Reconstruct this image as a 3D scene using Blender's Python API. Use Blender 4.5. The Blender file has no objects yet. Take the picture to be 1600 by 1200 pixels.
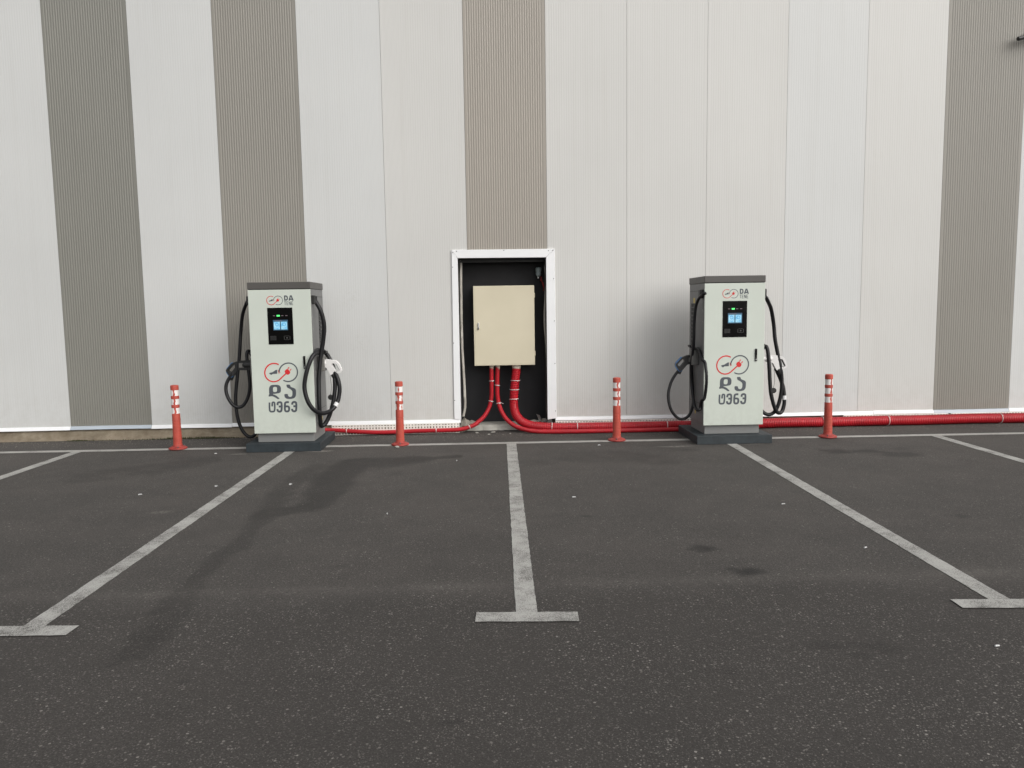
import bpy, bmesh, math, random
import numpy as np
from mathutils import Vector, Matrix
random.seed(7)
rng = np.random.default_rng(11)
S = bpy.context.scene
C = S.collection

# ---------------------------------------------------------------- camera
cd = bpy.data.cameras.new('camera'); cam = bpy.data.objects.new('camera', cd); C.objects.link(cam)
PIT, ROL, YAW = 0.0994277, -0.0150613, 0.0319360
cd.sensor_width = 36; cd.lens = 1183.894/1600*36; cd.clip_start = .05; cd.clip_end = 900
_F = Vector((math.sin(YAW)*math.cos(PIT), math.cos(YAW)*math.cos(PIT), -math.sin(PIT)))
_R = Vector((math.cos(YAW), -math.sin(YAW), 0)); _U = _R.cross(_F)
_R2 = _R*math.cos(ROL)+_U*math.sin(ROL); _U2 = _U*math.cos(ROL)-_R*math.sin(ROL)
M4 = Matrix((_R2, _U2, -_F)).transposed().to_4x4(); M4.translation = Vector((0, 0, 1.575))
cam.matrix_world = M4
S.camera = cam

# ---------------------------------------------------------------- sky, sun, exposure
SUN_EL, SUN_AZ = math.radians(36), math.radians(138)      # azimuth clockwise from +Y (towards the wall)
w = bpy.data.worlds.new('World'); S.world = w; w.use_nodes = True
nt = w.node_tree; bg = nt.nodes['Background']
sky = nt.nodes.new('ShaderNodeTexSky'); sky.sky_type = 'NISHITA'; sky.sun_disc = False
sky.sun_elevation = SUN_EL; sky.sun_rotation = SUN_AZ; sky.dust_density = 4; sky.air_density = 1.2
hs = nt.nodes.new('ShaderNodeHueSaturation'); hs.inputs['Saturation'].default_value = .22
nt.links.new(sky.outputs[0], hs.inputs['Color']); nt.links.new(hs.outputs[0], bg.inputs[0])
bg.inputs[1].default_value = .15
sd = bpy.data.lights.new('sun', 'SUN'); so = bpy.data.objects.new('sun', sd); C.objects.link(so)
sd.energy = 1.2; sd.angle = math.radians(80); sd.color = (1, .965, .92)
sdir = Vector((math.sin(SUN_AZ)*math.cos(SUN_EL), math.cos(SUN_AZ)*math.cos(SUN_EL), math.sin(SUN_EL)))
so.rotation_euler = sdir.to_track_quat('Z', 'Y').to_euler(); so.location = sdir*30
S.render.engine = 'CYCLES'
S.view_settings.view_transform = 'Standard'; S.view_settings.look = 'None'
S.view_settings.gamma = 1; S.view_settings.exposure = 0
try: S.view_settings.use_curve_mapping = False
except Exception: pass

# ---------------------------------------------------------------- materials
def srgb(r, g, b):
    f = lambda c: ((c/255+.055)/1.055)**2.4 if c > 10 else c/255/12.92
    return (f(r), f(g), f(b), 1)
def lin(r, g=None, b=None): return (r, r if g is None else g, r if b is None else b, 1)
class Mat:
    def __init__(s, name, rough=.5, metal=0, spec=.5):
        s.m = bpy.data.materials.new(name); s.m.use_nodes = True; s.n = s.m.node_tree.nodes; s.l = s.m.node_tree.links
        s.b = s.n['Principled BSDF']; s.b.inputs['Roughness'].default_value = rough; s.b.inputs['Metallic'].default_value = metal
        s.b.inputs['Specular IOR Level'].default_value = spec
        s.tc = s.n.new('ShaderNodeTexCoord'); s.geo = None
    def noise(s, scale, detail=3, rough=.55, vec=None, stretch=None, world=False):
        t = s.n.new('ShaderNodeTexNoise'); t.inputs['Scale'].default_value = scale; t.inputs['Detail'].default_value = detail
        t.inputs['Roughness'].default_value = rough
        if world:
            if not s.geo: s.geo = s.n.new('ShaderNodeNewGeometry')
            src = s.geo.outputs['Position']
        else: src = s.tc.outputs['Object']
        if stretch:
            mp = s.n.new('ShaderNodeMapping'); mp.inputs['Scale'].default_value = stretch; s.l.new(src, mp.inputs[0]); src = mp.outputs[0]
        s.l.new(src, t.inputs['Vector']); return t.outputs['Fac']
    def ramp(s, fac, a, b, ca=(0, 0, 0, 1), cb=(1, 1, 1, 1)):
        r = s.n.new('ShaderNodeValToRGB'); s.l.new(fac, r.inputs[0])
        r.color_ramp.elements[0].position = a; r.color_ramp.elements[1].position = b
        r.color_ramp.elements[0].color = ca; r.color_ramp.elements[1].color = cb; return r.outputs[0]
    def mix(s, fac, a, b, mode='MIX'):
        x = s.n.new('ShaderNodeMix'); x.data_type = 'RGBA'; x.blend_type = mode
        for sock, v in ((x.inputs[0], fac), (x.inputs[6], a), (x.inputs[7], b)):
            if hasattr(v, 'is_output'): s.l.new(v, sock)
            else: sock.default_value = v
        return x.outputs[2]
    def math(s, op, a, b=0.0, clamp=False):
        x = s.n.new('ShaderNodeMath'); x.operation = op; x.use_clamp = clamp
        for sock, v in ((x.inputs[0], a), (x.inputs[1], b)):
            if hasattr(v, 'is_output'): s.l.new(v, sock)
            else: sock.default_value = v
        return x.outputs[0]
    def attr(s, name):
        a = s.n.new('ShaderNodeAttribute'); a.attribute_name = name; return a
    def color(s, c):
        if hasattr(c, 'is_output'): s.l.new(c, s.b.inputs['Base Color'])
        else: s.b.inputs['Base Color'].default_value = c
        return s
    def bump(s, h, strength=.3, dist=.002, prev=None):
        b = s.n.new('ShaderNodeBump'); b.inputs['Strength'].default_value = strength; b.inputs['Distance'].default_value = dist
        s.l.new(h, b.inputs['Height'])
        if prev: s.l.new(prev, b.inputs['Normal'])
        s.l.new(b.outputs[0], s.b.inputs['Normal']); return b.outputs[0]
    def rough(s, r): s.l.new(r, s.b.inputs['Roughness'])
def simple(name, col, rough=.5, metal=0, var=.12, scale=8, bump=0, bscale=200, spec=.5):
    m = Mat(name, rough, metal, spec)
    f = m.noise(scale, 5, .6)
    d = tuple(c*(1-var) for c in col[:3])+(1,); u = tuple(min(1, c*(1+var)) for c in col[:3])+(1,)
    m.color(m.ramp(f, .3, .7, d, u))
    r = m.noise(scale*2.3, 4); rr = m.math('MULTIPLY_ADD', r, .25); 
    x = m.n.new('ShaderNodeMath'); x.operation = 'MULTIPLY_ADD'; m.l.new(r, x.inputs[0]); x.inputs[1].default_value = .25; x.inputs[2].default_value = rough-.125
    m.rough(x.outputs[0])
    if bump: m.bump(m.noise(bscale, 4), bump, .002)
    return m.m

def panel_mat(name, col, dirt, streak):
    m = Mat(name, .42)
    big = m.noise(.55, 3, .5, world=True)
    base = m.ramp(big, .3, .7, tuple(c*.965 for c in col[:3])+(1,), tuple(min(1, c*1.03) for c in col[:3])+(1,))
    st = m.noise(1, 5, .6, stretch=(14, 14, .35), world=True)
    stf = m.ramp(st, .52, .8)
    base = m.mix(m.math('MULTIPLY', stf, streak), base, dirt)
    # grime that splashed up from the ground, strongest at the foot
    sp = m.n.new('ShaderNodeSeparateXYZ'); m.l.new(m.geo.outputs['Position'], sp.inputs[0])
    lo = m.n.new('ShaderNodeMapRange'); m.l.new(sp.outputs['Z'], lo.inputs[0])
    lo.inputs[1].default_value = .1; lo.inputs[2].default_value = .75; lo.inputs[3].default_value = 1; lo.inputs[4].default_value = 0
    sm = m.ramp(m.noise(9, 6, .7, world=True), .42, .75)
    base = m.mix(m.math('MULTIPLY', m.math('MULTIPLY', lo.outputs[0], sm), .3), base, dirt)
    # a few scuffs
    sc = m.ramp(m.noise(2.2, 8, .72, world=True), .66, .74)
    base = m.mix(m.math('MULTIPLY', sc, .12), base, dirt)
    # hand-sized smudges where people lean on the wall
    for (px_, pz_, r_, k_) in ((-1.72, 1.72, .20, .35), (-1.62, 1.15, .22, .28), (-.78, .62, .10, .2), (4.35, .9, .2, .14), (1.7, .5, .3, .12)):
        vd = m.n.new('ShaderNodeVectorMath'); vd.operation = 'DISTANCE'; m.l.new(m.geo.outputs['Position'], vd.inputs[0]); vd.inputs[1].default_value = (px_, 9.62, pz_)
        near = m.ramp(vd.outputs['Value'], 0, r_, (1, 1, 1, 1), (0, 0, 0, 1))
        base = m.mix(m.math('MULTIPLY', m.math('MULTIPLY', near, m.ramp(m.noise(26, 5, .75, world=True), .5, .66)), k_), base, dirt)
    m.color(base)
    x = m.n.new('ShaderNodeMath'); x.operation = 'MULTIPLY_ADD'; m.l.new(big, x.inputs[0]); x.inputs[1].default_value = .3; x.inputs[2].default_value = .3
    m.rough(x.outputs[0])
    m.bump(m.noise(1.1, 2, .4, world=True), .25, .012)
    return m.m
M = {}
M['white_panel'] = panel_mat('white coated steel', lin(.585, .582, .562), lin(.36, .33, .28), .10)
M['white_panel_b'] = panel_mat('white coated steel, cooler batch', lin(.585, .593, .585), lin(.36, .34, .30), .10)  # slightly cooler white, set on single panels
M['grey_panel'] = panel_mat('grey coated steel', lin(.33, .303, .265), lin(.2, .18, .15), .12)
M['grey_panel_b'] = panel_mat('grey coated steel, darker batch', lin(.215, .212, .188), lin(.15, .14, .12), .12)  # darkest of the three greys, set panel by panel
M['grey_panel_c'] = panel_mat('grey coated steel, middle batch', lin(.255, .243, .215), lin(.17, .15, .13), .12)  # grey tone between the other two
M['trim'] = simple('white coated trim', lin(.81, .82, .83), .4, 0, .03, 3)
M['trim_blue'] = simple('blue grey coated trim', lin(.42, .47, .52), .4, 0, .05, 3)
M['strip'] = simple('white plastic profile', lin(.80, .78, .72), .5, 0, .08, 14)
M['black_board'] = simple('black board', lin(.0125, .0125, .0145), .6, 0, .2, 3, .1, 60, spec=.3)
M['dark_metal'] = simple('dark metal', lin(.03), .5, 0, .2, 10)
M['shell'] = simple('building core', lin(.12), .8)
M['lining'] = simple('bent inner lining', lin(.42, .40, .36), .5, 0, .2, 12)
M['reveal'] = simple('grey reveal sheet', lin(.075, .075, .07), .6, 0, .2, 6)
M['screw'] = simple('screw head', lin(.16), .35, .7, .2, 60)

def concrete(name, a, b, dark=.5):
    m = Mat(name, .9, 0, .25)
    f = m.noise(5, 7, .68, world=True); c = m.ramp(f, .32, .7, a, b)
    g = m.ramp(m.noise(2.1, 5, .7, stretch=(1, 1, 3), world=True), .45, .68)
    c = m.mix(m.math('MULTIPLY', g, dark), c, lin(a[0]*.45, a[1]*.42, a[2]*.38))
    m.color(c); m.bump(m.noise(70, 8, .7, world=True), .5, .006); return m.m
M['plinth_concrete'] = concrete('footing concrete', lin(.17, .135, .095), lin(.31, .27, .205))
M['sill_concrete'] = concrete('light concrete', lin(.30, .29, .26), lin(.46, .45, .41), .25)
M['mortar'] = concrete('broken mortar', lin(.22, .20, .17), lin(.40, .38, .33), .4)

# ---- asphalt
def asphalt_nodes(m):
    geo = m.n.new('ShaderNodeNewGeometry'); m.geo = geo
    P = geo.outputs['Position']
    big = m.noise(.5, 5, .6, world=True); mid = m.noise(2.6, 6, .68, world=True); fine = m.noise(95, 3, .75, world=True)
    ln = m.noise(1.5, 6, .7, stretch=(.5, 2.2, 1), world=True)
    base = m.ramp(mid, .3, .72, lin(.046, .0413, .038), lin(.073, .065, .059))
    base = m.mix(m.ramp(big, .35, .65), base, m.mix(.5, base, lin(.052, .052, .048)))
    blot = m.ramp(m.noise(4.2, 8, .78, world=True), .47, .64); base = m.mix(m.math('MULTIPLY', blot, .62), base, m.mix(.6, base, lin(.016, .0145, .0135)))
    pale = m.ramp(m.noise(1.15, 7, .72, world=True), .45, .60); base = m.mix(m.math('MULTIPLY', pale, .65), base, lin(.092, .082, .074))
    base = m.mix(m.math('MULTIPLY', m.ramp(ln, .5, .75), .35), base, lin(.072, .066, .060))
    base = m.mix(m.ramp(fine, .36, .66), m.mix(.68, base, lin(.018, .0165, .0155)), m.mix(.42, base, lin(.155, .143, .132)))
    co = m.attr('coarse').outputs['Fac']
    base = m.mix(co, base, m.mix(.72, base, lin(.036, .0325, .0298)))
    def vor(scale, thr, size, dens):
        v = m.n.new('ShaderNodeTexVoronoi'); v.inputs['Scale'].default_value = scale; m.l.new(P, v.inputs['Vector'])
        s = m.n.new('ShaderNodeSeparateColor'); m.l.new(v.outputs['Color'], s.inputs[0])
        on = m.math('GREATER_THAN', s.outputs[0], thr)
        wv = m.math('MULTIPLY', s.outputs[2], size)
        near = m.math('LESS_THAN', v.outputs['Distance'], wv)
        return m.math('MULTIPLY', m.math('MULTIPLY', m.math('MULTIPLY', on, near), dens), pt), s, v
    pt = m.math('MULTIPLY_ADD', m.ramp(m.noise(1.7, 5, .65, world=True), .36, .64), .6)
    pt.node.inputs[2].default_value = .4
    a1, s1, v1 = vor(84, .87, .48, .85)
    a2, s2, v2 = vor(135, .76, .58, .8)
    a3, s3, v3 = vor(240, .66, .62, .7)
    k = m.n.new('ShaderNodeMath'); k.operation = 'MULTIPLY_ADD'; m.l.new(co, k.inputs[0]); k.inputs[1].default_value = .35; k.inputs[2].default_value = .55
    stone = m.ramp(s1.outputs[1], .0, 1, lin(.13, .12, .105), lin(.36, .34, .31))
    stone2 = m.ramp(s2.outputs[1], .0, 1, lin(.10, .092, .085), lin(.25, .235, .215))
    stone3 = m.ramp(s3.outputs[1], .0, 1, lin(.09, .083, .077), lin(.24, .23, .21))
    c = m.mix(m.math('MULTIPLY', a3, k.outputs[0]), base, stone3)
    c = m.mix(m.math('MULTIPLY', a2, k.outputs[0]), c, stone2)
    c = m.mix(m.math('MULTIPLY', a1, k.outputs[0]), c, stone)
    st = m.attr('stain').outputs['Fac']; li = m.attr('light').outputs['Fac']
    brk = m.ramp(m.noise(7, 7, .75, world=True), .3, .62)
    sf = m.math('MULTIPLY', st, m.math('MULTIPLY_ADD', brk, .75), True)
    x = m.n.new('ShaderNodeMath'); x.operation = 'MULTIPLY_ADD'; m.l.new(brk, x.inputs[0]); x.inputs[1].default_value = .35; x.inputs[2].default_value = .62
    en = m.math('ADD', m.math('MULTIPLY', m.math('SUBTRACT', m.noise(4.5, 6, .6, world=True), .5), 3.0), m.math('MULTIPLY', m.math('SUBTRACT', m.noise(22, 9, .8, world=True), .5), 3.6))
    edge = m.math('MULTIPLY', m.math('SUBTRACT', m.math('ADD', m.math('MULTIPLY', st, 2.2), en), .55), 1.5, True)
    wt = m.math('ADD', m.math('MULTIPLY', m.math('MULTIPLY', st, st), .80), .14)
    sf = m.math('MULTIPLY', m.math('MULTIPLY', wt, edge), x.outputs[0], True)
    c = m.mix(sf, c, m.mix(.93, c, lin(.0085, .0075, .007)))
    c = m.mix(m.math('MULTIPLY', li, m.ramp(m.noise(30, 6, .7, world=True), .35, .6)), c, lin(.30, .28, .25))
    h = m.math('ADD', m.math('MULTIPLY', m.math('SUBTRACT', .6, v2.outputs['Distance']), .6), m.math('MULTIPLY', fine, .6))
    return c, h, sf
m = Mat('asphalt', .85, 0, .35); c, h, sf = asphalt_nodes(m); m.color(c); m.bump(h, .7, .004)
x = m.n.new('ShaderNodeMath'); x.operation = 'MULTIPLY_ADD'; m.l.new(sf, x.inputs[0]); x.inputs[1].default_value = -.2; x.inputs[2].default_value = .86; m.rough(x.outputs[0])
M['asphalt'] = m.m
def paint_mat(name, wear, col):
    m = Mat(name, .7, 0, .35); c, h, sf = asphalt_nodes(m)
    n = m.noise(210, 4, .85, world=True); n2 = m.noise(4, 5, .7, world=True)
    f = m.math('ADD', m.math('MULTIPLY', n, .72), m.math('MULTIPLY', n2, .38))
    keep = m.ramp(f, wear, wear+.10)
    pc = m.mix(m.ramp(m.noise(11, 6, .7, world=True), .3, .7), tuple(v*.8 for v in col[:3])+(1,), col)
    pc = m.mix(sf, pc, lin(.12, .11, .10))
    m.color(m.mix(keep, c, pc)); m.bump(h, .6, .003); return m.m
M['paint'] = paint_mat('worn white road paint', .46, lin(.45, .445, .42))
M['paint_far'] = paint_mat('white road paint', .42, lin(.43, .42, .395))

# ---- charger / other objects
def clean_mat(name, col, rough, var=.03, dirt=.25, low=(.1, .6)):
    m = Mat(name, rough, 0, .5)
    f = m.noise(2.5, 4, .5)
    c = m.ramp(f, .3, .7, tuple(v*(1-var) for v in col[:3])+(1,), tuple(min(1, v*(1+var)) for v in col[:3])+(1,))
    sp = m.n.new('ShaderNodeSeparateXYZ'); m.l.new(m.tc.outputs['Object'], sp.inputs[0])
    lo = m.n.new('ShaderNodeMapRange'); m.l.new(sp.outputs['Z'], lo.inputs[0]); lo.inputs[1].default_value = low[0]; lo.inputs[2].default_value = low[1]; lo.inputs[3].default_value = 1; lo.inputs[4].default_value = 0
    d = m.ramp(m.noise(14, 7, .7), .4, .75)
    c = m.mix(m.math('MULTIPLY', m.math('MULTIPLY', lo.outputs[0], d), dirt), c, lin(.2, .18, .15))
    m.color(c)
    x = m.n.new('ShaderNodeMath'); x.operation = 'MULTIPLY_ADD'; m.l.new(m.noise(20, 4), x.inputs[0]); x.inputs[1].default_value = .2; x.inputs[2].default_value = rough-.1; m.rough(x.outputs[0])
    m.bump(m.noise(420, 2), .06, .001); return m.m
M['charger_door'] = clean_mat('pale green grey powder coat', lin(.565, .61, .55), .38)
M['charger_grey'] = clean_mat('grey powder coat', lin(.155, .155, .155), .45, .06)
M['charger_lid'] = clean_mat('dark grey powder coat', lin(.080, .075, .070), .5, .06)
M['charger_pedestal'] = clean_mat('mid grey powder coat', lin(.20, .205, .205), .5, .06, .5, (.05, .25))
M['charger_plinth'] = simple('blue black plinth paint', lin(.022, .030, .035), .55, 0, .25, 14, .25, 90)
M['vent_dark'] = simple('dark vent', lin(.02), .6)
M['glass_black'] = simple('black acrylic', lin(.003), .16, 0, .1, 4, spec=.18)
M['print_grey'] = simple('slate print', lin(.075, .085, .10), .45, 0, .05, 20)
M['print_red'] = simple('red print', lin(.62, .022, .025), .45, 0, .05, 20)
M['rubber'] = simple('cable rubber', lin(.007, .007, .0085), .42, 0, .25, 12, spec=.4)
M['black_plastic'] = simple('black plastic', lin(.018), .4, 0, .2, 14)
M['white_plastic'] = simple('white plastic', lin(.72, .71, .70), .35, 0, .04, 14)
M['blue_plastic'] = simple('blue plastic', lin(.05, .17, .38), .4, 0, .1, 14)
M['holster'] = simple('grey holster plastic', lin(.17, .165, .155), .5, 0, .12, 14)
M['label_white'] = simple('white label', lin(.75), .5, 0, .04, 30)
M['yellow'] = simple('yellow sticker', lin(.60, .46, .10), .5, 0, .1, 40)
M['chrome'] = simple('plated metal', lin(.75), .25, .9, .06, 30)
M['cream'] = None
m = Mat('cream powder coat', .42)
f = m.noise(1.6, 3, .5); m.color(m.ramp(f, .3, .7, lin(.59, .54, .405), lin(.65, .595, .455))); m.bump(m.noise(500, 2), .12, .001); M['cream'] = m.m
M['gland'] = simple('cream gland', lin(.62, .56, .46), .5, 0, .1, 20)
M['red_pipe'] = simple('red corrugated plastic', lin(.42, .010, .019), .42, 0, .16, 7)
M['tie'] = simple('white cable tie', lin(.72, .66, .64), .4, 0, .06, 30)
m = Mat('faded red bollard rubber', .55)
f = m.noise(12, 6, .7); c = m.ramp(f, .3, .72, lin(.39, .058, .040), lin(.52, .092, .062))
d = m.ramp(m.noise(35, 7, .75), .55, .72); c = m.mix(m.math('MULTIPLY', d, .35), c, lin(.23, .05, .035)); m.color(c); m.bump(m.noise(150, 4), .15, .002); M['bollard'] = m.m
M['bollard_dark'] = simple('bollard flange rubber', lin(.30, .040, .032), .6, 0, .3, 25, .3, 120)
m = Mat('white reflective sheet', .4)
f = m.noise(60, 6, .75); m.color(m.mix(m.ramp(f, .62, .70), lin(.80, .76, .74), lin(.58, .16, .12))); M['reflective'] = m.m
M['paper'] = simple('white litter', lin(.6), .7, 0, .08, 60)
M['filter'] = simple('tan litter', lin(.55, .45, .33), .7, 0, .1, 60)
M['sensor_grey'] = simple('grey sensor plastic', lin(.30, .36, .37), .4, 0, .12, 30)
M['weed'] = simple('dry moss', lin(.055, .06, .025), .9, 0, .3, 40)
M['red_wire'] = simple('dark red wire', lin(.22, .015, .015), .5, 0, .2, 40)
def emit(name, col, strength, ramp=None):
    m = Mat(name, .3); m.color(lin(.01))
    m.b.inputs['Emission Strength'].default_value = strength; m.b.inputs['Emission Color'].default_value = col
    if ramp:
        n = m.noise(18, 3, .6); r = m.ramp(n, .35, .65, col, ramp); m.l.new(r, m.b.inputs['Emission Color'])
    return m.m
M['screen_tile'] = emit('lit screen tile', lin(.16, .52, .80), 1.0, lin(.45, .80, .95))
M['screen_bg'] = emit('lit screen background', lin(.03, .09, .15), 1.0)
M['screen_icon'] = emit('lit screen icon', lin(.04, .33, .68), 1.0)
M['led_green'] = emit('green lamp', lin(.12, 1.0, .22), 1.6)
M['led_dim'] = emit('dim lamp', lin(.30, .22, .24), .5)
M['print_faint'] = simple('faint grey print', lin(.05), .4, 0, .1, 20)

# ---------------------------------------------------------------- mesh helpers
def link(name, me, mat=None, parent=None, loc=None, smooth=False):
    o = bpy.data.objects.new(name, me); C.objects.link(o)
    if mat is not None and me is not None and len(me.materials) == 0: me.materials.append(M[mat] if isinstance(mat, str) else mat)
    if smooth and me is not None: me.shade_smooth()
    if parent: o.parent = parent
    if loc is not None: o.location = loc
    return o
def bmobj(name, bm, mat, parent=None, loc=None, smooth=False):
    bmesh.ops.recalc_face_normals(bm, faces=bm.faces)
    me = bpy.data.meshes.new(name); bm.to_mesh(me); bm.free()
    return link(name, me, mat, parent, loc, smooth)
def thing(name, label, cat, loc=(0, 0, 0), rz=0, group=None):
    o = bpy.data.objects.new(name, None); C.objects.link(o); o.location = loc; o.rotation_euler = (0, 0, rz)
    o.empty_display_size = .2
    o['label'] = label; o['category'] = cat
    if group: o['group'] = group
    return o
def tag(o, label, cat, group=None):
    o['label'] = label; o['category'] = cat
    if group: o['group'] = group
    return o
def box(bm, x0, x1, y0, y1, z0, z1, bev=0, seg=1):
    r = bmesh.ops.create_cube(bm, size=1)
    vs = r['verts']
    for v in vs: v.co = Vector((x0+(v.co.x+.5)*(x1-x0), y0+(v.co.y+.5)*(y1-y0), z0+(v.co.z+.5)*(z1-z0)))
    if bev:
        es = list({e for v in vs for e in v.link_edges})
        bmesh.ops.bevel(bm, geom=es, offset=bev, segments=seg, profile=.5, affect='EDGES')
def boxobj(name, d, mat, parent=None, bev=0, seg=1, loc=None):
    bm = bmesh.new(); box(bm, *d, bev, seg); return bmobj(name, bm, mat, parent, loc)
def lathe(bm, prof, n=32, cx=0, cy=0):
    rings = []
    for r, z in prof:
        rings.append([bm.verts.new((cx+r*math.cos(2*math.pi*i/n), cy+r*math.sin(2*math.pi*i/n), z)) for i in range(n)])
    for a, b in zip(rings, rings[1:]):
        for i in range(n): bm.faces.new((a[i], a[(i+1) % n], b[(i+1) % n], b[i]))
    bm.faces.new(rings[0][::-1]); bm.faces.new(rings[-1])
def catmull(pts, step):
    P = [Vector(p) for p in pts]; P = [P[0]*2-P[1]]+P+[P[-1]*2-P[-2]]; out = []
    for i in range(1, len(P)-2):
        p0, p1, p2, p3 = P[i-1:i+3]; n = max(1, int((p2-p1).length/step))
        for k in range(n):
            t = k/n
            out.append(.5*((2*p1)+(p2-p0)*t+(2*p0-5*p1+4*p2-p3)*t*t+(3*p1-p0-3*p2+p3)*t**3))
    out.append(P[-2]); return out
def resample(pts, step):
    L = [0]
    for a, b in zip(pts, pts[1:]): L.append(L[-1]+(b-a).length)
    n = max(2, int(L[-1]/step)); out = []; j = 0
    for k in range(n+1):
        d = L[-1]*k/n
        while j < len(L)-2 and L[j+1] < d: j += 1
        t = (d-L[j])/max(1e-9, L[j+1]-L[j]); out.append(pts[j].lerp(pts[j+1], t))
    return out
def smooth_path(pts, it=6):
    pts = [p.copy() for p in pts]
    for _ in range(it):
        q = [p.copy() for p in pts]
        for i in range(1, len(pts)-1): q[i] = pts[i]*.5+(pts[i-1]+pts[i+1])*.25
        pts = q
    return pts
def tube(bm, pts, rad, n=12, cap=True):
    """pts: Vectors; rad: number or list"""
    t0 = (pts[1]-pts[0]).normalized(); u = t0.orthogonal().normalized(); rings = []
    for i, p in enumerate(pts):
        t = (pts[min(i+1, len(pts)-1)]-pts[max(i-1, 0)]).normalized()
        u = (u-t*u.dot(t)).normalized(); v = t.cross(u); r = rad[i] if isinstance(rad, (list, tuple)) else rad
        rings.append([bm.verts.new(p+u*math.cos(2*math.pi*k/n)*r+v*math.sin(2*math.pi*k/n)*r) for k in range(n)])
    for a, b in zip(rings, rings[1:]):
        for k in range(n): bm.faces.new((a[k], a[(k+1) % n], b[(k+1) % n], b[k]))
    if cap: bm.faces.new(rings[0][::-1]); bm.faces.new(rings[-1])
def prism_xz(bm, outer, holes, y0, y1):
    """extruded outline in the XZ plane with holes, tessellated"""
    from mathutils.geometry import tessellate_polygon
    loops = [outer]+list(holes)
    flat = [p for l in loops for p in l]
    tris = tessellate_polygon([[Vector((a, b, 0)) for a, b in l] for l in loops])
    f = [bm.verts.new((a, y0, b)) for a, b in flat]; g = [bm.verts.new((a, y1, b)) for a, b in flat]
    for t in tris:
        if len(set(t)) == 3:
            try: bm.faces.new([f[i] for i in t]); bm.faces.new([g[i] for i in reversed(t)])
            except ValueError: pass
    o = 0
    for l in loops:
        n = len(l)
        for i in range(n): bm.faces.new((f[o+i], f[o+(i+1) % n], g[o+(i+1) % n], g[o+i]))
        o += n
def chaikin(pts, it=1, q=.25):
    for _ in range(it):
        out = []
        for i in range(len(pts)):
            a = pts[i]; b = pts[(i+1) % len(pts)]
            out.append((a[0]*(1-q)+b[0]*q, a[1]*(1-q)+b[1]*q)); out.append((a[0]*q+b[0]*(1-q), a[1]*q+b[1]*(1-q)))
        pts = out
    return pts
def ribbon_outline(pts, w):
    """outline polygon of a stroke with flat ends"""
    P = [Vector(p) for p in pts]; Lf = []; Rt = []
    for i, p in enumerate(P):
        a = (P[i]-P[i-1]).normalized() if i > 0 else None
        b = (P[i+1]-P[i]).normalized() if i < len(P)-1 else None
        t = ((a or b)+(b or a)).normalized(); nn = Vector((-t.y, t.x))
        k = 1.0
        if a and b: k = 1/max(.5, nn.dot(Vector((-a.y, a.x))))
        Lf.append(p+nn*w/2*k); Rt.append(p-nn*w/2*k)
    return Lf, Rt
def ribbon(bm, pts, w, y0, y1):
    Lf, Rt = ribbon_outline(pts, w)
    a = [bm.verts.new((p.x, y0, p.y)) for p in Lf]; b = [bm.verts.new((p.x, y0, p.y)) for p in Rt]
    c = [bm.verts.new((p.x, y1, p.y)) for p in Lf]; d = [bm.verts.new((p.x, y1, p.y)) for p in Rt]
    for i in range(len(pts)-1):
        bm.faces.new((a[i], a[i+1], b[i+1], b[i])); bm.faces.new((a[i], c[i], c[i+1], a[i+1])); bm.faces.new((b[i], b[i+1], d[i+1], d[i]))
    bm.faces.new((a[0], b[0], d[0], c[0])); bm.faces.new((a[-1], c[-1], d[-1], b[-1]))
def ss(x, a, b):
    t = np.clip((x-a)/(b-a), 0, 1); return t*t*(3-2*t)

# ================================================================ ground
TRAIL1 = [(-0.71, 7.95), (-1.08, 7.73), (-1.42, 7.76), (-1.47, 7.17), (-1.42, 6.53), (-1.49, 6.0), (-1.7, 5.93), (-1.76, 5.8)]
TRAIL2 = [(-1.73, 7.7), (-1.86, 6.94), (-1.79, 6.34), (-1.76, 5.8), (-1.74, 5.41), (-1.73, 5.04), (-1.75, 4.72), (-1.76, 4.38), (-1.72, 4.08), (-1.71, 3.91), (-1.66, 3.59), (-1.67, 3.46), (-1.73, 3.3)]
def axis(f0, f1, st, lo, hi):
    return np.array(lo+list(np.arange(f0, f1, st))+hi)
gx = axis(-6.6, 7.2, .035, [-300, -120, -50, -25, -14, -9, -7.4], [7.2, 8, 10, 15, 25, 50, 120, 300])
gy = axis(2.0, 9.7, .035, [-300, -120, -50, -20, -8, -2, .5, 1.4], [9.7, 10.05, 10.4])
X, Y = np.meshgrid(gx, gy)
def seg_d(ax, ay, bx, by):
    dx, dy = bx-ax, by-ay; t = np.clip(((X-ax)*dx+(Y-ay)*dy)/(dx*dx+dy*dy+1e-9), 0, 1)
    return np.hypot(X-ax-t*dx, Y-ay-t*dy)
def wob(s, k):        # cheap smooth noise for ragged outlines
    out = np.zeros_like(X)
    for i in range(7):
        a = rng.uniform(0, 6.28); f = s*rng.uniform(.6, 2.4); out += np.sin(X*f*math.cos(a)+Y*f*math.sin(a)+rng.uniform(0, 6.28))/(1+.35*i)
    return out*k
stain = np.zeros_like(X); light = np.zeros_like(X)
def add_line(arr, pts, wds, val):
    for i in range(len(pts)-1):
        w_ = (wds[i]+wds[i+1])/2
        d = seg_d(*pts[i], *pts[i+1])+wob(9, .018)+wob(30, .008)
        np.maximum(arr, val*(1-ss(d, w_*.5, w_*1.35)), out=arr)
add_line(stain, TRAIL1, [.12, .26, .30, .26, .2, .15, .12, .1], .82)
add_line(stain, TRAIL2, [.12, .15, .13, .14, .06, .10, .10, .06, .10, .11, .10, .09, .03], .62)
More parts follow.
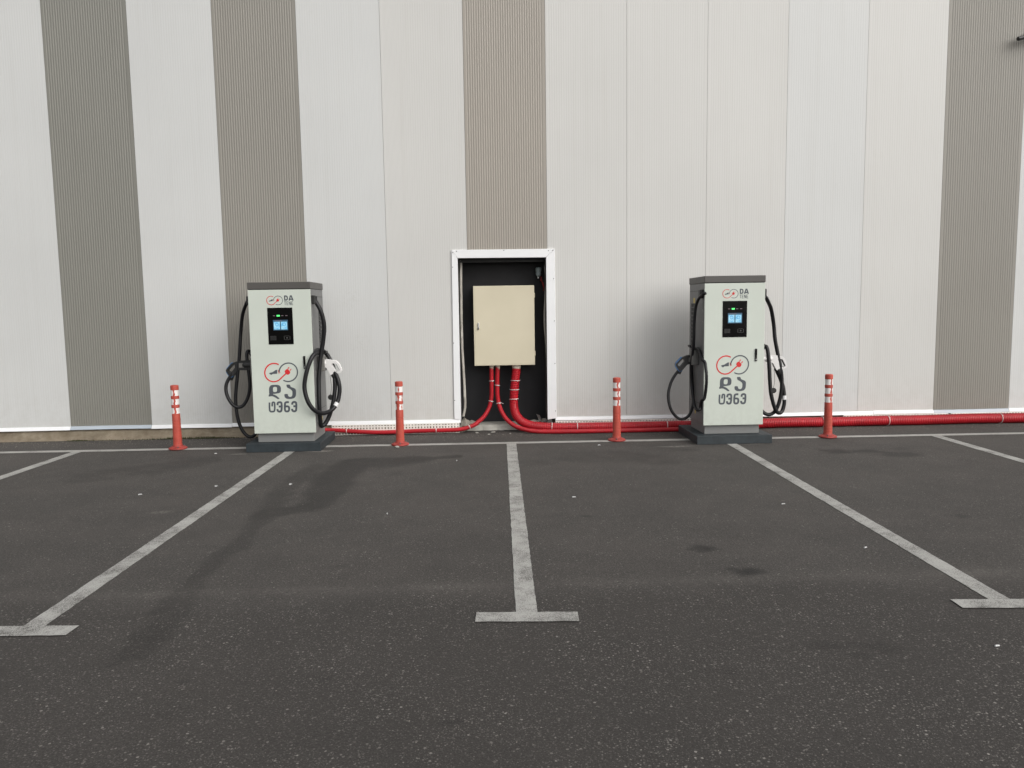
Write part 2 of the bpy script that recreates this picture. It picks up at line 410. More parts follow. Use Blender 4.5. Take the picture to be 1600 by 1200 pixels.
add_line(stain, [(-1.45, 7.9), (-.75, 7.95), (-.35, 8.05)], [.2, .14, .05], .85)
add_line(stain, [(-3.85, 7.45), (-3.5, 7.7), (-3.1, 8.1)], [.34, .4, .22], .55)
add_line(stain, [(1.0, 7.85), (1.3, 7.9), (1.7, 7.65)], [.3, .42, .2], .55)
add_line(stain, [(.91, 4.7), (1.17, 4.27), (1.36, 3.93)], [.08, .07, .05], .4)
for (cx, cy, r, v) in [(1.38, 4.75, .075, .95), (1.52, 4.31, .085, 1.0), (3.72, 7.88, .13, .95), (4.02, 7.86, .12, .9), (4.27, 7.66, .16, .85), (4.45, 7.95, .09, .6),
                       (3.47, 5.35, .05, .8), (1.55, 3.33, .07, .6), (1.79, 3.28, .07, .65), (1.67, 3.22, .05, .6), (2.68, 6.28, .05, .5), (1.9, 6.35, .04, .4),
                       (.72, 5.59, .03, .9), (1.9, 8.35, .2, .4), (-.9, 7.2, .06, .4), (-.95, 4.6, .05, .4), (-.4, 4.9, .1, .25), (2.2, 8.15, .09, .55),
                       (3.5, 8.3, .08, .6), (3.75, 8.25, .07, .6), (3.95, 8.4, .06, .5), (3.6, 8.05, .05, .55), (-4.6, 6.6, .05, .5), (-1.3, 2.9, .08, .35), (-2.6, 5.4, .5, .14), (3.6, 4.4, .5, .12),
                       (-4.9, 7.9, .4, .2), (2.9, 7.4, .3, .18), (.3, 3.0, .25, .12), (-.1, 3.35, .14, .14), (1.15, 3.6, .1, .3), (.5, 7.7, .1, .5), (-.3, 8.3, .12, .3), (.8, 8.4, .1, .35)]:
    d = np.hypot((X-cx)/1.35, (Y-cy)*1.0)+wob(25, r*.12)+wob(60, r*.06)
    np.maximum(stain, v*(1-ss(d, r*.5, r*1.5)), out=stain)
for k in range(70):      # small oil drips
    cx, cy, r = rng.uniform(-6, 6), rng.uniform(2.4, 9.2), rng.uniform(.012, .035)
    np.maximum(stain, rng.uniform(.3, .8)*(1-ss(np.hypot((X-cx)/1.5, Y-cy), r*.6, r*1.5)), out=stain)
# damp, dirty strip where asphalt meets the wall
edge = (1-ss(9.62-Y+wob(6, .03), .05, .3))*.45; np.maximum(stain, edge, out=stain)
for (cx, cy, sx, sy, v) in [(-1.9, 8.53, .16, .05, .9), (2.1, 8.36, .22, .035, .55), (-1.05, 8.72, .12, .02, .9), (3.0, 8.42, .15, .02, .4), (-2.62, 6.0, .1, .05, .25), (.45, 9.55, .1, .03, .6), (-2.8, 8.45, .12, .03, .5)]:
    d = np.hypot((X-cx)/sx, (Y-cy)/sy)+wob(20, .1); np.maximum(light, v*(1-ss(d, .5, 1.2)), out=light)
np.maximum(light, .085*(1+wob(5, .35))*np.exp(-((Y-4.2)/.07)**2)*ss(X, -3.2, -2)*(1-ss(X, 3.2, 4.4)), out=light)
seam_y = 4.06+.03*np.sin(X*1.3)+wob(3, .006)
coarse = 1-ss(Y+wob(4, .05), seam_y-.14, seam_y+.12); coarse = np.maximum(coarse, .0)
coarse = .62*coarse+.38*(1-ss(Y, 3.9, 6.6))
coarse = np.clip(coarse*(.85+.15*np.sin(X*.7+1))+.18*np.exp(-((Y-6.3)/1.6)**2), 0, 1)
ny, nx = X.shape
me = bpy.data.meshes.new('asphalt_ground')
co = np.zeros((ny*nx, 3), np.float32); co[:, 0] = X.ravel(); co[:, 1] = Y.ravel()
me.vertices.add(ny*nx); me.vertices.foreach_set('co', co.ravel())
idx = np.arange(ny*nx).reshape(ny, nx)
q = np.stack([idx[:-1, :-1], idx[:-1, 1:], idx[1:, 1:], idx[1:, :-1]], -1).reshape(-1)
nf = len(q)//4
me.loops.add(len(q)); me.polygons.add(nf); me.loops.foreach_set('vertex_index', q.astype(np.int32))
me.polygons.foreach_set('loop_start', (np.arange(nf)*4).astype(np.int32)); me.update(calc_edges=True)
for nm, arr in (('stain', stain), ('light', light), ('coarse', coarse)):
    a = me.attributes.new(nm, 'FLOAT', 'POINT'); a.data.foreach_set('value', arr.astype(np.float32).ravel())
g = link('asphalt_ground', me, 'asphalt'); g['kind'] = 'structure'

def painted(name, x0y0, x1y1, width, mat, z, rag=.004, step=.04, parent=None):
    """ragged-edged strip of road paint"""
    a = Vector(x0y0); b = Vector(x1y1); t = (b-a).normalized(); n = Vector((-t.y, t.x)); L = (b-a).length; k = max(2, int(L/step))
    vs = []; fs = []
    e1 = e2 = 0
    for i in range(k+1):
        p = a.lerp(b, i/k); e1 = e1*.5+random.uniform(-rag, rag); e2 = e2*.5+random.uniform(-rag, rag)
        for w_ in (-width/2+e1, -width/6, width/6, width/2+e2): vs.append((p.x+n.x*w_, p.y+n.y*w_, z))
    for i in range(k):
        for j in range(3): fs.append((i*4+j, i*4+j+1, i*4+j+5, i*4+j+4))
    me = bpy.data.meshes.new(name); me.from_pydata(vs, [], fs); me.update()
    me.flip_normals() if me.polygons[0].normal.z < 0 else None
    o = link(name, me, mat, parent); 
    for nm, arr in (('stain', 0), ('coarse', 0), ('light', 0)): 
        at = me.attributes.new(nm, 'FLOAT', 'POINT')
        if nm != 'light':
            src = stain if nm == 'stain' else coarse
            at.data.foreach_set('value', [float(src[min(ny-1, np.searchsorted(gy, v[1])), min(nx-1, np.searchsorted(gx, v[0]))])*(.5 if nm == 'stain' else 1) for v in vs])
    return o
LY = lambda x: 8.795-.0104*x
wl = painted('wall_side_line', (-13, LY(-13)), (13, LY(13)), .115, 'paint_far', .003, .003); wl['kind'] = 'structure'
for i in (-3, -2, -1, 0, 1, 2, 3):
    x = .2617+i*2.5102; s = .01652
    if i == 0: x += .0
    top = LY(x)-.065; foot = 3.79
    o = painted('bay_line', (x, top), (x+s*(foot-8.79), foot), .112, 'paint', .003, .002, .03); o['kind'] = 'structure'
    xf = x+s*(3.74-8.79)-(.03 if i == -1 else 0)
    painted('end_bar', (xf-.262, 3.748), (xf+.262, 3.722), .118, 'paint', .006, .003, parent=o)

# ================================================================ warehouse
WY = 9.62; PW = 1.0049; X0 = -5.2547
OX0, OX1, OZ = -.350, .757, 2.21     # recess opening
ware = thing('warehouse', 'warehouse wall of upright ribbed white and grey metal panels with a framed recess', 'building', (0, WY, 0))
def rib_profile(DEP):
    m0, n, d = .030, 32, DEP; pit = (PW-.0034-2*m0)/n; pr = [(0, 0)]
    for i in range(n):
        a = m0+i*pit
        pr += [(a, 0), (a+pit*.22, d), (a+pit*.50, d), (a+pit*.72, 0)]
    pr.append((PW-.0034, 0)); return pr
PROFS = {False: rib_profile(.00055), True: rib_profile(.0027)}
def panel(k, mat):
    PROF = PROFS[k in grey]; x = X0+k*PW+.0025; TH = .08; TOP = 8.0
    cuts = [c for c in (OX0, OX1) if x < c < x+PW-.0034]
    pr = [(a, b) for a, b in PROF]
    for c in cuts:
        lx = c-x
        for i in range(len(pr)-1):
            if pr[i][0] < lx < pr[i+1][0]:
                t = (lx-pr[i][0])/(pr[i+1][0]-pr[i][0]); pr.insert(i+1, (lx, pr[i][1]*(1-t)+pr[i+1][1]*t)); break
    bm = bmesh.new()
    def col(i, z0):
        (a, da), (b, db) = pr[i], pr[i+1]
        zs = [z0, TOP]
        v = [bm.verts.new((x+a, da, z0)), bm.verts.new((x+b, db, z0)), bm.verts.new((x+b, db, TOP)), bm.verts.new((x+a, da, TOP))]
        bm.faces.new(v)
    for i in range(len(pr)-1):
        mid = x+(pr[i][0]+pr[i+1][0])/2
        col(i, OZ if OX0 < mid < OX1 else .17)
    bmesh.ops.remove_doubles(bm, verts=bm.verts, dist=1e-5)
    # returns at both long edges give the joint its depth
    for xe in (x, x+PW-.0034):
        if OX0 < xe < OX1: zz = OZ
        else: zz = .17
        v = [bm.verts.new((xe, 0, zz)), bm.verts.new((xe, TH, zz)), bm.verts.new((xe, TH, TOP)), bm.verts.new((xe, 0, TOP))]; bm.faces.new(v)
    v = [bm.verts.new((x, 0, TOP)), bm.verts.new((x+PW-.0034, 0, TOP)), bm.verts.new((x+PW-.0034, TH, TOP)), bm.verts.new((x, TH, TOP))]; bm.faces.new(v)
    me = bpy.data.meshes.new('wall_panel'); bm.normal_update()
    for f in bm.faces:
        if abs(f.normal.y) > .2 and f.normal.y > 0: f.normal_flip()
    bm.to_mesh(me); bm.free()
    return link('wall_panel', me, mat, ware)
grey = {0: 'grey_panel_b', 2: 'grey_panel_c', 5: 'grey_panel', 11: 'grey_panel_c', -3: 'grey_panel_b', -5: 'grey_panel_b', 14: 'grey_panel_c', 16: 'grey_panel_c'}
for k in range(-9, 20):
    p_ = panel(k, grey.get(k, 'white_panel_b' if k in (-1, 1, 3, 9, 12) else 'white_panel'))
    if k in grey: p_['label'] = 'grey ribbed panel'
# cladding rail behind the joints and the solid core of the building behind
def wbox(name, x0, x1, y0, y1, z0, z1, mat, bev=0, parent=None): return boxobj(name, (x0, x1, y0, y1, z0, z1), mat, parent or ware, bev)
XA, XB = X0-9*PW, X0+20*PW
bm = bmesh.new()
box(bm, XA, OX0-.09, .083, .38, .0, 7.95); box(bm, OX1+.09, XB, .083, .38, .0, 7.95); box(bm, OX0-.09, OX1+.09, .083, .38, OZ+.03, 7.95); box(bm, XA, XB, .382, 14, 0, 7.95)
bmobj('building_core', bm, 'shell', ware)
wbox('parapet_cap', XA-.02, XB+.02, -.03, .3, 8.003, 8.06, 'trim', .004)
# concrete footing, a little proud of the panels, broken off at the recess
def footing(x0, x1, dy):
    n = int((x1-x0)/.08); bm = bmesh.new(); rows = []
    for i in range(n+1):
        x = x0+(x1-x0)*i/n; a = .006*math.sin(x*3.1)+random.uniform(-.003, .003)
        rows.append([bm.verts.new((x, .08, .128)), bm.verts.new((x, dy+.012+a*.3, .128)), bm.verts.new((x, dy+a*.4, .112+a*.3)), bm.verts.new((x, dy-.02+a, .05)), bm.verts.new((x, dy-.045+2*a, -.02))])
    for a, b in zip(rows, rows[1:]):
        for j in range(4): bm.faces.new((a[j], a[j+1], b[j+1], b[j]))
    bm.faces.new(rows[0]); bm.faces.new(rows[-1][::-1])
    return bmobj('footing', bm, 'plinth_concrete', ware)
footing(XA, -1.95, .0); footing(-1.95, OX0-.06, .07); footing(OX1+.08, XB, .06)
# base flashing: one length per stretch, the ones under grey panels are blue grey
fl = [(XA, X0, 'trim'), (X0, X0+PW, 'trim_blue'), (X0+PW, X0+2*PW, 'trim'), (X0+2*PW, X0+3*PW, 'trim'), (X0+3*PW, OX0-.004, 'trim'), (OX1+.10, 2.5, 'trim'), (2.5, 5.0, 'trim'), (5.0, X0+11*PW, 'trim'), (X0+11*PW, X0+12*PW, 'trim_blue'), (X0+12*PW, XB, 'trim')]
for i, (a, b, mt) in enumerate(fl):
    dz = (.004 if i % 2 else 0)
    bm = bmesh.new()
    prf = [(-.001, .176+dz), (-.012, .172+dz), (-.024, .143+dz), (-.027, .134+dz), (-.022, .133+dz), (-.019, .141+dz), (-.008, .164+dz), (-.001, .168+dz)]
    n = max(1, int((b-a)/.5)); rows = []
    for j in range(n+1):
        x = a+.002+(b-a-.004)*j/n; wv = random.uniform(-.002, .002); rows.append([bm.verts.new((x, y_+wv*.6, z_+wv)) for y_, z_ in prf])
    for r0, r1 in zip(rows, rows[1:]):
        for j in range(8): bm.faces.new((r0[j], r0[(j+1) % 8], r1[(j+1) % 8], r1[j]))
    bm.faces.new(rows[0]); bm.faces.new(rows[-1][::-1])
    o = bmobj('base_flashing', bm, mt, ware)
    if mt == 'trim_blue': o['label'] = 'blue grey flashing under a grey panel'
# perforated profile hanging below the flashing
def perforated(x0, x1, ztop, zbot, sag=0):
    bm = bmesh.new(); pit = .0385; n = int((x1-x0)/pit); y0 = -.034
    rows = [(ztop, ztop-.028, .022, .011), (ztop-.028, ztop-.066, .016, .023), (ztop-.066, ztop-.094, .02, .014), (ztop-.094, zbot, .027, .019)]
    rows = [r for r in rows if r[0]-r[1] > .01 and r[1] >= zbot-.001]
    for (za, zb, hw, hh) in rows:
        for i in range(n):
            xa = x0+i*pit; xb = xa+pit; cx = (xa+xb)/2+random.uniform(-.002, .002); cz = (za+zb)/2; hw2 = hw/2*random.uniform(.85, 1.1); hh2 = hh/2*random.uniform(.8, 1.1)
            ii = max(i, 0); s0 = -sag*math.sin(math.pi*i/n); s1 = -sag*math.sin(math.pi*(i+1)/n)
            o_ = [(xa, za+s0), (xb, za+s1), (xb, zb+s1), (xa, zb+s0)]; h_ = [(cx-hw2, cz+hh2+s0), (cx+hw2, cz+hh2+s0), (cx+hw2, cz-hh2+s0), (cx-hw2, cz-hh2+s0)]
            O = [bm.verts.new((a, y0, b)) for a, b in o_]; H = [bm.verts.new((a, y0, b)) for a, b in h_]; D = [bm.verts.new((a, y0+.004, b)) for a, b in h_]
            for j in range(4):
                bm.faces.new((O[j], O[(j+1) % 4], H[(j+1) % 4], H[j])); bm.faces.new((H[j], H[(j+1) % 4], D[(j+1) % 4], D[j]))
    bmesh.ops.remove_doubles(bm, verts=bm.verts, dist=1e-5)
    a = [bm.verts.new((x, y, z)) for x, y, z in ((x0, y0, ztop), (x0+n*pit, y0, ztop), (x0+n*pit, .0, ztop+.004), (x0, .0, ztop+.004))]; bm.faces.new(a)
    return bmobj('perforated_strip', bm, 'strip', ware)
perforated(-1.99, OX0-.01, .131, .004)
perforated(OX1+.10, 2.70, .129, .036)
perforated(4.6, 6.0, .131, .064)
perforated(6.02, 7.4, .132, .065)

# ---- framed recess
fr = []
def frame_piece(outer, inner, mat='trim'):
    pass
def mitred(pts_out, pts_in, name):
    """flat flange 18 mm proud with a lip on both edges"""
    bm = bmesh.new(); y0, y1 = -.020, -.001
    a = [bm.verts.new((x, y0, z)) for x, z in pts_out+pts_in[::-1]]; b = [bm.verts.new((x, y1, z)) for x, z in pts_out+pts_in[::-1]]
    bm.faces.new(a); bm.faces.new(b[::-1])
    for i in range(4): bm.faces.new((a[i], a[(i+1) % 4], b[(i+1) % 4], b[i]))
    bmesh.ops.bevel(bm, geom=[e for e in bm.edges], offset=.003, segments=1, affect='EDGES')
    return bmobj(name, bm, 'trim', frame)
frame = bpy.data.objects.new('recess_frame', None); C.objects.link(frame); frame.parent = ware
ox0, ox1, oz = -.425, .868, 2.312
mitred([(ox0, oz), (ox1, oz)], [(OX0, OZ), (OX1, OZ-.004)], 'frame_head')
mitred([(ox0, oz-.003), (ox0-.012, .176)], [(OX0-.001, OZ-.003), (OX0, .168)], 'frame_jamb')
mitred([(ox1, oz-.003), (ox1+.006, .165)], [(OX1+.001, OZ-.006), (OX1, .150)], 'frame_jamb')
# thin outer flange behind the frame face
for (x, z) in ((-.36, 2.296), (-.414, 2.1), (-.424, 1.15), (-.426, .42), (.23, 2.300), (.79, 2.290), (.852, 1.94), (.856, 1.41), (.858, .87), (.860, .26), (.845, 2.295), (-.408, 2.28)):
    bm = bmesh.new(); bmesh.ops.create_uvsphere(bm, u_segments=8, v_segments=5, radius=.006, matrix=Matrix.Translation((x, -.021, z))); bmobj('screw', bm, 'screw', frame)
# joint lines where the frame lengths butt
for (x0, x1, z) in ((ox0-.004, OX0, 2.02), (OX1, ox1, 1.92), (ox0-.008, OX0, .36)): boxobj('frame_joint', (x0, x1, -.0222, -.0203, z, z+.003), 'trim', frame)
wbox('back_board', OX0-.08, OX1+.08, .372, .380, .078, OZ+.03, 'black_board')
# reveals
wbox('reveal_side', OX0-.06, OX0-.001, .0, .371, .10, OZ, 'reveal'); wbox('reveal_side', OX1+.001, OX1+.06, .0, .371, .10, OZ, 'reveal')
wbox('reveal_head', OX0-.06, OX1+.06, .0, .371, OZ+.001, OZ+.025, 'dark_metal')
wbox('head_angle', OX0, OX1, .16, .175, OZ-.045, OZ, 'dark_metal')
def lining(pts, w, side):
    bm = bmesh.new(); P = catmull([(x, 0, z) for x, z in pts], .05); a = []
    for i, p in enumerate(P):
        yy = .17+.012*math.sin(i*.9); j = .003*math.sin(i*1.7)
        a.append((bm.verts.new((p.x, yy, p.z)), bm.verts.new((p.x+side*w*.45+j, yy-.012, p.z)), bm.verts.new((p.x+side*w*.5, yy+.0, p.z)), bm.verts.new((p.x+side*(w*.6), yy-.02, p.z))))
    for p, q_ in zip(a, a[1:]):
        for j in range(3): bm.faces.new((p[j], p[j+1], q_[j+1], q_[j]))
    return bmobj('inner_lining', bm, 'lining', ware, smooth=False)
lining([(-.300, 2.195), (-.306, 1.8), (-.308, 1.15), (-.296, .8), (-.284, .374), (-.287, .3), (-.312, .185)], .05, -1)
lining([(.770, 2.18), (.750, 2.09), (.757, 1.993), (.760, 1.91), (.752, 1.789), (.733, 1.403), (.752, 1.1), (.758, .764), (.756, .21)], .036, 1)
# concrete sill with a broken front edge, lumps of mortar at both corners
bm = bmesh.new(); n = 26; rows = []
for i in range(n+1):
    x = OX0-.05+(OX1-OX0+.1)*i/n; a = random.uniform(-.008, .008)
    rows.append([bm.verts.new((x, .372, .080)), bm.verts.new((x, .26+a, .078+a*.3)), bm.verts.new((x, .175+a, .070+a*.4)), bm.verts.new((x, .155+a*1.5, .035)), bm.verts.new((x, .135+a*2, -.02))])
for a, b in zip(rows, rows[1:]):
    for j in range(4): bm.faces.new((a[j], a[j+1], b[j+1], b[j]))
bmobj('sill', bm, 'sill_concrete', ware)
def lump(name, cx, cy, cz, sx, sy, sz, mat, parent, seed, sub=2):
    r = random.Random(seed); bm = bmesh.new(); bmesh.ops.create_icosphere(bm, subdivisions=sub, radius=1)
    ph = [r.uniform(0, 6) for _ in range(6)]
    for v in bm.verts:
        n = v.co.copy(); k = 1+.22*math.sin(n.x*3+ph[0])*math.sin(n.y*4+ph[1])+.14*math.sin(n.z*6+ph[2]+n.x*5)+r.uniform(-.07, .07)
        v.co = Vector((cx+n.x*sx*k, cy+n.y*sy*k, cz+n.z*sz*k))
    return bmobj(name, bm, mat, parent)
lump('mortar_lump', -.315, .11, .085, .075, .09, .085, 'mortar', ware, 3); lump('mortar_lump', -.22, .20, .07, .10, .06, .05, 'mortar', ware, 4)
lump('mortar_lump', -.375, .05, .03, .05, .04, .06, 'mortar', ware, 9)
lump('mortar_lump', .72, .12, .115, .045, .05, .035, 'mortar', ware, 5); lump('mortar_lump', .60, .17, .10, .10, .05, .022, 'mortar', ware, 6)
# torn sheet corner
bm = bmesh.new(); vs = [bm.verts.new(v) for v in ((.615, .06, .215), (.66, .05, .20), (.685, .04, .15), (.70, .05, .115), (.65, .07, .12), (.64, .075, .165))]; bm.faces.new(vs)
bm.faces.new([bm.verts.new(v) for v in ((.70, .05, .115), (.735, .045, .16), (.76, .04, .13), (.76, .05, .10))])
bmobj('torn_corner', bm, 'holster', ware)

# ================================================================ electrical cabinet
ec = thing('electrical_cabinet', 'beige wall-mounted electrical cabinet inside the black recess', 'electrical cabinet', (.2215, 9.70, .849))
hw, H_ = .3885, 1.015
boxobj('body', (-hw+.004, hw-.004, .021, .298, .004, H_-.004), 'cream', ec, .003)
dr = boxobj('door', (-hw, hw, 0, .020, 0, H_), 'cream', ec, .005, 2)
# shallow pressed border of the door
bm = bmesh.new()
for d in ((-hw+.012, hw-.012, -.0018, .0, H_-.026, H_-.022), (-hw+.012, hw-.012, -.0018, .0, .022, .026), (-hw+.022, -hw+.026, -.0015, .0, .03, H_-.03), (hw-.026, hw-.022, -.0015, .0, .03, H_-.03)): box(bm, *d)
bmobj('door_rim', bm, 'cream', dr)
lk = boxobj('lock', (-.338, -.318, -.014, -.001, .47, .548), 'chrome', dr, .004, 2)
boxobj('keyhole', (-.340, -.322, -.018, -.012, .462, .485), 'black_plastic', dr, .003)
for zh in (.12, .86): boxobj('hinge', (hw+.0005, hw+.008, .004, .03, zh, zh+.06), 'cream', ec, .002)
np_ = boxobj('nameplate', (-.345, -.285, -.0016, -.0004, .966, .974), 'gland', dr)
for gx_, r_ in ((-.170, .027), (-.088, .027), (.152, .055)):
    bm = bmesh.new(); lathe(bm, [(r_*.9, -.055), (r_, -.045), (r_*1.02, -.02), (r_*1.08, -.018), (r_*1.08, .003)], 20, gx_, .10); bmobj('cable_gland', bm, 'gland', ec, smooth=False)

# ================================================================ conduits
COND_A = [(0.051, 9.8, 0.819), (0.047, 9.78, 0.604), (0.044, 9.78, 0.437), (0.017, 9.76, 0.314), (-0.052, 9.7, 0.198), (-0.152, 9.64, 0.118), (-0.274, 9.59, 0.074), (-0.396, 9.565, 0.056), (-0.599, 9.56, 0.052), (-0.924, 9.56, 0.047), (-1.329, 9.56, 0.042), (-1.652, 9.56, 0.057), (-1.893, 9.56, 0.075), (-2.085, 9.52, 0.089), (-2.218, 9.4, 0.083)]
COND_B = [(0.13, 9.8, 0.817), (0.121, 9.78, 0.602), (0.123, 9.78, 0.435), (0.149, 9.76, 0.295), (0.212, 9.7, 0.176), (0.308, 9.62, 0.086), (0.433, 9.5, 0.049), (0.614, 9.42, 0.031), (0.933, 9.37, 0.026), (1.576, 9.36, 0.02), (2.224, 9.36, 0.02), (2.503, 9.34, 0.024), (2.728, 9.28, 0.029)]
COND_C = [(0.374, 9.8, 0.796), (0.35, 9.78, 0.598), (0.335, 9.78, 0.431), (0.332, 9.76, 0.308), (0.354, 9.7, 0.207), (0.416, 9.63, 0.133), (0.519, 9.58, 0.088), (0.664, 9.54, 0.073), (0.948, 9.52, 0.064), (1.603, 9.52, 0.057), (2.426, 9.52, 0.055), (2.663, 9.48, 0.061), (2.789, 9.35, 0.078)]
COND_D = [(3.196, 9.35, 0.07), (3.399, 9.46, 0.057), (3.579, 9.5, 0.064), (4.411, 9.5, 0.066), (5.247, 9.5, 0.065), (6.088, 9.5, 0.068), (6.934, 9.5, 0.068), (7.614, 9.5, 0.067), (8.641, 9.5, 0.055)]
def conduit(pts, r, pitch, label, ties, dr=.0035, n=16):
    path = smooth_path(resample(catmull(pts, .02), .02), 8); path = resample(path, pitch/4)
    # slow wander so that it lies like a soft pipe
    rad = [r-(dr if i % 4 in (2, 3) else 0)+(dr*.25 if i % 4 == 0 else 0) for i in range(len(path))]
    for i, p_ in enumerate(path):
        if p_.z < .12: p_.z = max(p_.z-(.006 if r < .028 else 0)+.0022*math.sin(p_.x*5.3), r+.002)
    o0 = path[len(path)//2].copy(); o0.z = 0; path = [q_-o0 for q_ in path]
    bm = bmesh.new(); tube(bm, path, rad, n); o = bmobj('conduit', bm, 'red_pipe', None, o0)
    tag(o, label, 'conduit')
    L = len(path)
    for t, tilt, tail in ties:
        i = int(t*(L-1)); tv = (path[min(i+2, L-1)]-path[max(i-2, 0)]).normalized()
        ax = Vector((tilt, 0, -tilt*.2)); nrm = (tv+ax).normalized(); u = nrm.orthogonal().normalized(); v = nrm.cross(u); R_ = r+.0035
        ring = [path[i]+u*math.cos(a_)*R_+v*math.sin(a_)*R_ for a_ in [2*math.pi*k/28 for k in range(29)]]
        bm = bmesh.new(); tube(bm, ring, .0042, 6, False)
        # head of the tie, facing the car park
        hd = path[i]+Vector((r*.55, -r*.9, 0)) if abs(tv.z) > .5 else path[i]+Vector((0, -r*.8, r*.72))
        box(bm, hd.x-.007, hd.x+.007, hd.y-.008, hd.y+.002, hd.z-.006, hd.z+.006)
        if tail: tube(bm, [hd, hd+Vector((tail, -.006, .004)), hd+Vector((tail*1.6, -.003, -.006))], .0025, 5)
        bmobj('cable_tie', bm, 'tie', o)
    return o
conduit(COND_A, .027, .0125, 'thin red conduit from the beige cabinet curving left along the wall foot', [(.06, .1, 0), (.15, 0, .015), (.31, .05, 0), (.455, .05, 0), (.60, -.05, 0), (.84, .1, 0)], .0022)
conduit(COND_B, .028, .0125, 'thin red conduit curving right from the beige cabinet, lying in front of the thick one', [(.07, -.1, 0), (.14, 0, .03)], .0022)
conduit(COND_C, .056, .023, 'thick red corrugated conduit from the beige cabinet to the right-hand charger', [(.05, .1, .0), (.085, .1, .0), (.125, .1, 0), (.36, .3, 0), (.46, .0, 0), (.63, .1, -.03), (.82, .05, 0)], .0045, 20)
conduit(COND_D, .062, .023, 'thick red corrugated conduit running right from behind the right-hand charger out of view', [(.205, .1, .03), (.36, .0, 0), (.63, .05, 0)], .0045, 20)

# ================================================================ bollards
def bollard(x, y, rz, seed, label, gaps, lean=0):
    r = random.Random(seed)
    t = thing('bollard', label, 'bollard', (x, y, 0), 0, 'flexible red bollards along the wall'); t.rotation_euler = (0, lean, rz)
    bm = bmesh.new(); lathe(bm, [(.098, .004), (.104, .012), (.100, .022), (.080, .031), (.060, .038), (.053, .050), (.050, .052)], 36); bmobj('base', bm, 'bollard_dark', t, smooth=False)
    for a in (0, 2.1, 4.2):
        bm = bmesh.new(); lathe(bm, [(.008, .026), (.008, .038), (.005, .041)], 8, .082*math.cos(a+.5), .082*math.sin(a+.5)); bmobj('bolt', bm, 'screw', t)
    pr = [(.051, .045)]
    z = .060; rr = .050
    while z < .325:
        rr = .0495-(z-.06)*.016
        pr += [(rr, z), (rr, z+.010), (rr-.0025, z+.012), (rr-.0025, z+.016)]; z += .018
    pr += [(.0455, .335), (.0445, .40), (.0440, .418), (.0405, .420)]
    for za, zb in ((.488, .524), (.591, .627)):
        pr += [(.0400, za), (.0445, za+.003), (.0445, zb-.003), (.0400, zb)]
    pr += [(.0398, .694), (.0448, .697), (.0450, .742), (.042, .749), (.030, .752), (.001, .753)]
    bm = bmesh.new(); lathe(bm, pr, 40); bmobj('post', bm, 'bollard', t, smooth=False)
    for bi, (z0, z1) in enumerate(((.421, .487), (.525, .590), (.628, .693))):
        # sheet with torn places; angle 0 faces the car park
        for (a0, a1) in gaps[bi]:
            NA, NZ = 14, 7; bm = bmesh.new(); G = []
            p0, p1 = r.uniform(0, 6), r.uniform(0, 6)
            for j in range(NZ+1):
                zz = z0+(z1-z0)*j/NZ; e0 = 5*math.sin(j*1.0+p0)+r.uniform(-2, 2); e1 = 5*math.sin(j*.9+p1)+r.uniform(-2, 2)
                row = []
                for i in range(NA+1):
                    a = math.radians(-90+(a0+e0)+(a1+e1-a0-e0)*i/NA); row.append(bm.verts.new((.0418*math.cos(a), .0418*math.sin(a), zz)))
                G.append(row)
            for j in range(NZ):
                for i in range(NA): bm.faces.new((G[j][i], G[j][i+1], G[j+1][i+1], G[j+1][i]))
            bmobj('reflective_band', bm, 'reflective', t)
    return t
bollard(-3.625, 8.845, .39, 1, 'red and white bollard left of the left-hand charger, first from the left', [[(-100, -22), (8, 150)], [(-120, -26), (2, 150)], [(-100, -28), (-2, 150)]])
bollard(-1.038, 8.80, .12, 2, 'red and white bollard right of the left-hand charger, its bands torn in patches', [[(-75, -48), (0, 34), (48, 140)], [(-80, -30), (-2, 42), (66, 150)], [(-85, -14), (0, 120)]], .005)
bollard(1.51, 8.80, -.17, 3, 'red and white bollard left of the right-hand charger, in front of the paired conduits', [[(-80, 10), (38, 80), (100, 200)], [(-90, 14), (34, 150)], [(-85, 2), (30, 140)]])
bollard(4.006, 8.73, -.43, 4, 'red and white bollard right of the right-hand charger, first from the right', [[(-100, 28), (58, 150)], [(-70, 30), (60, 150)], [(-100, 30), (55, 150)]], -.004)

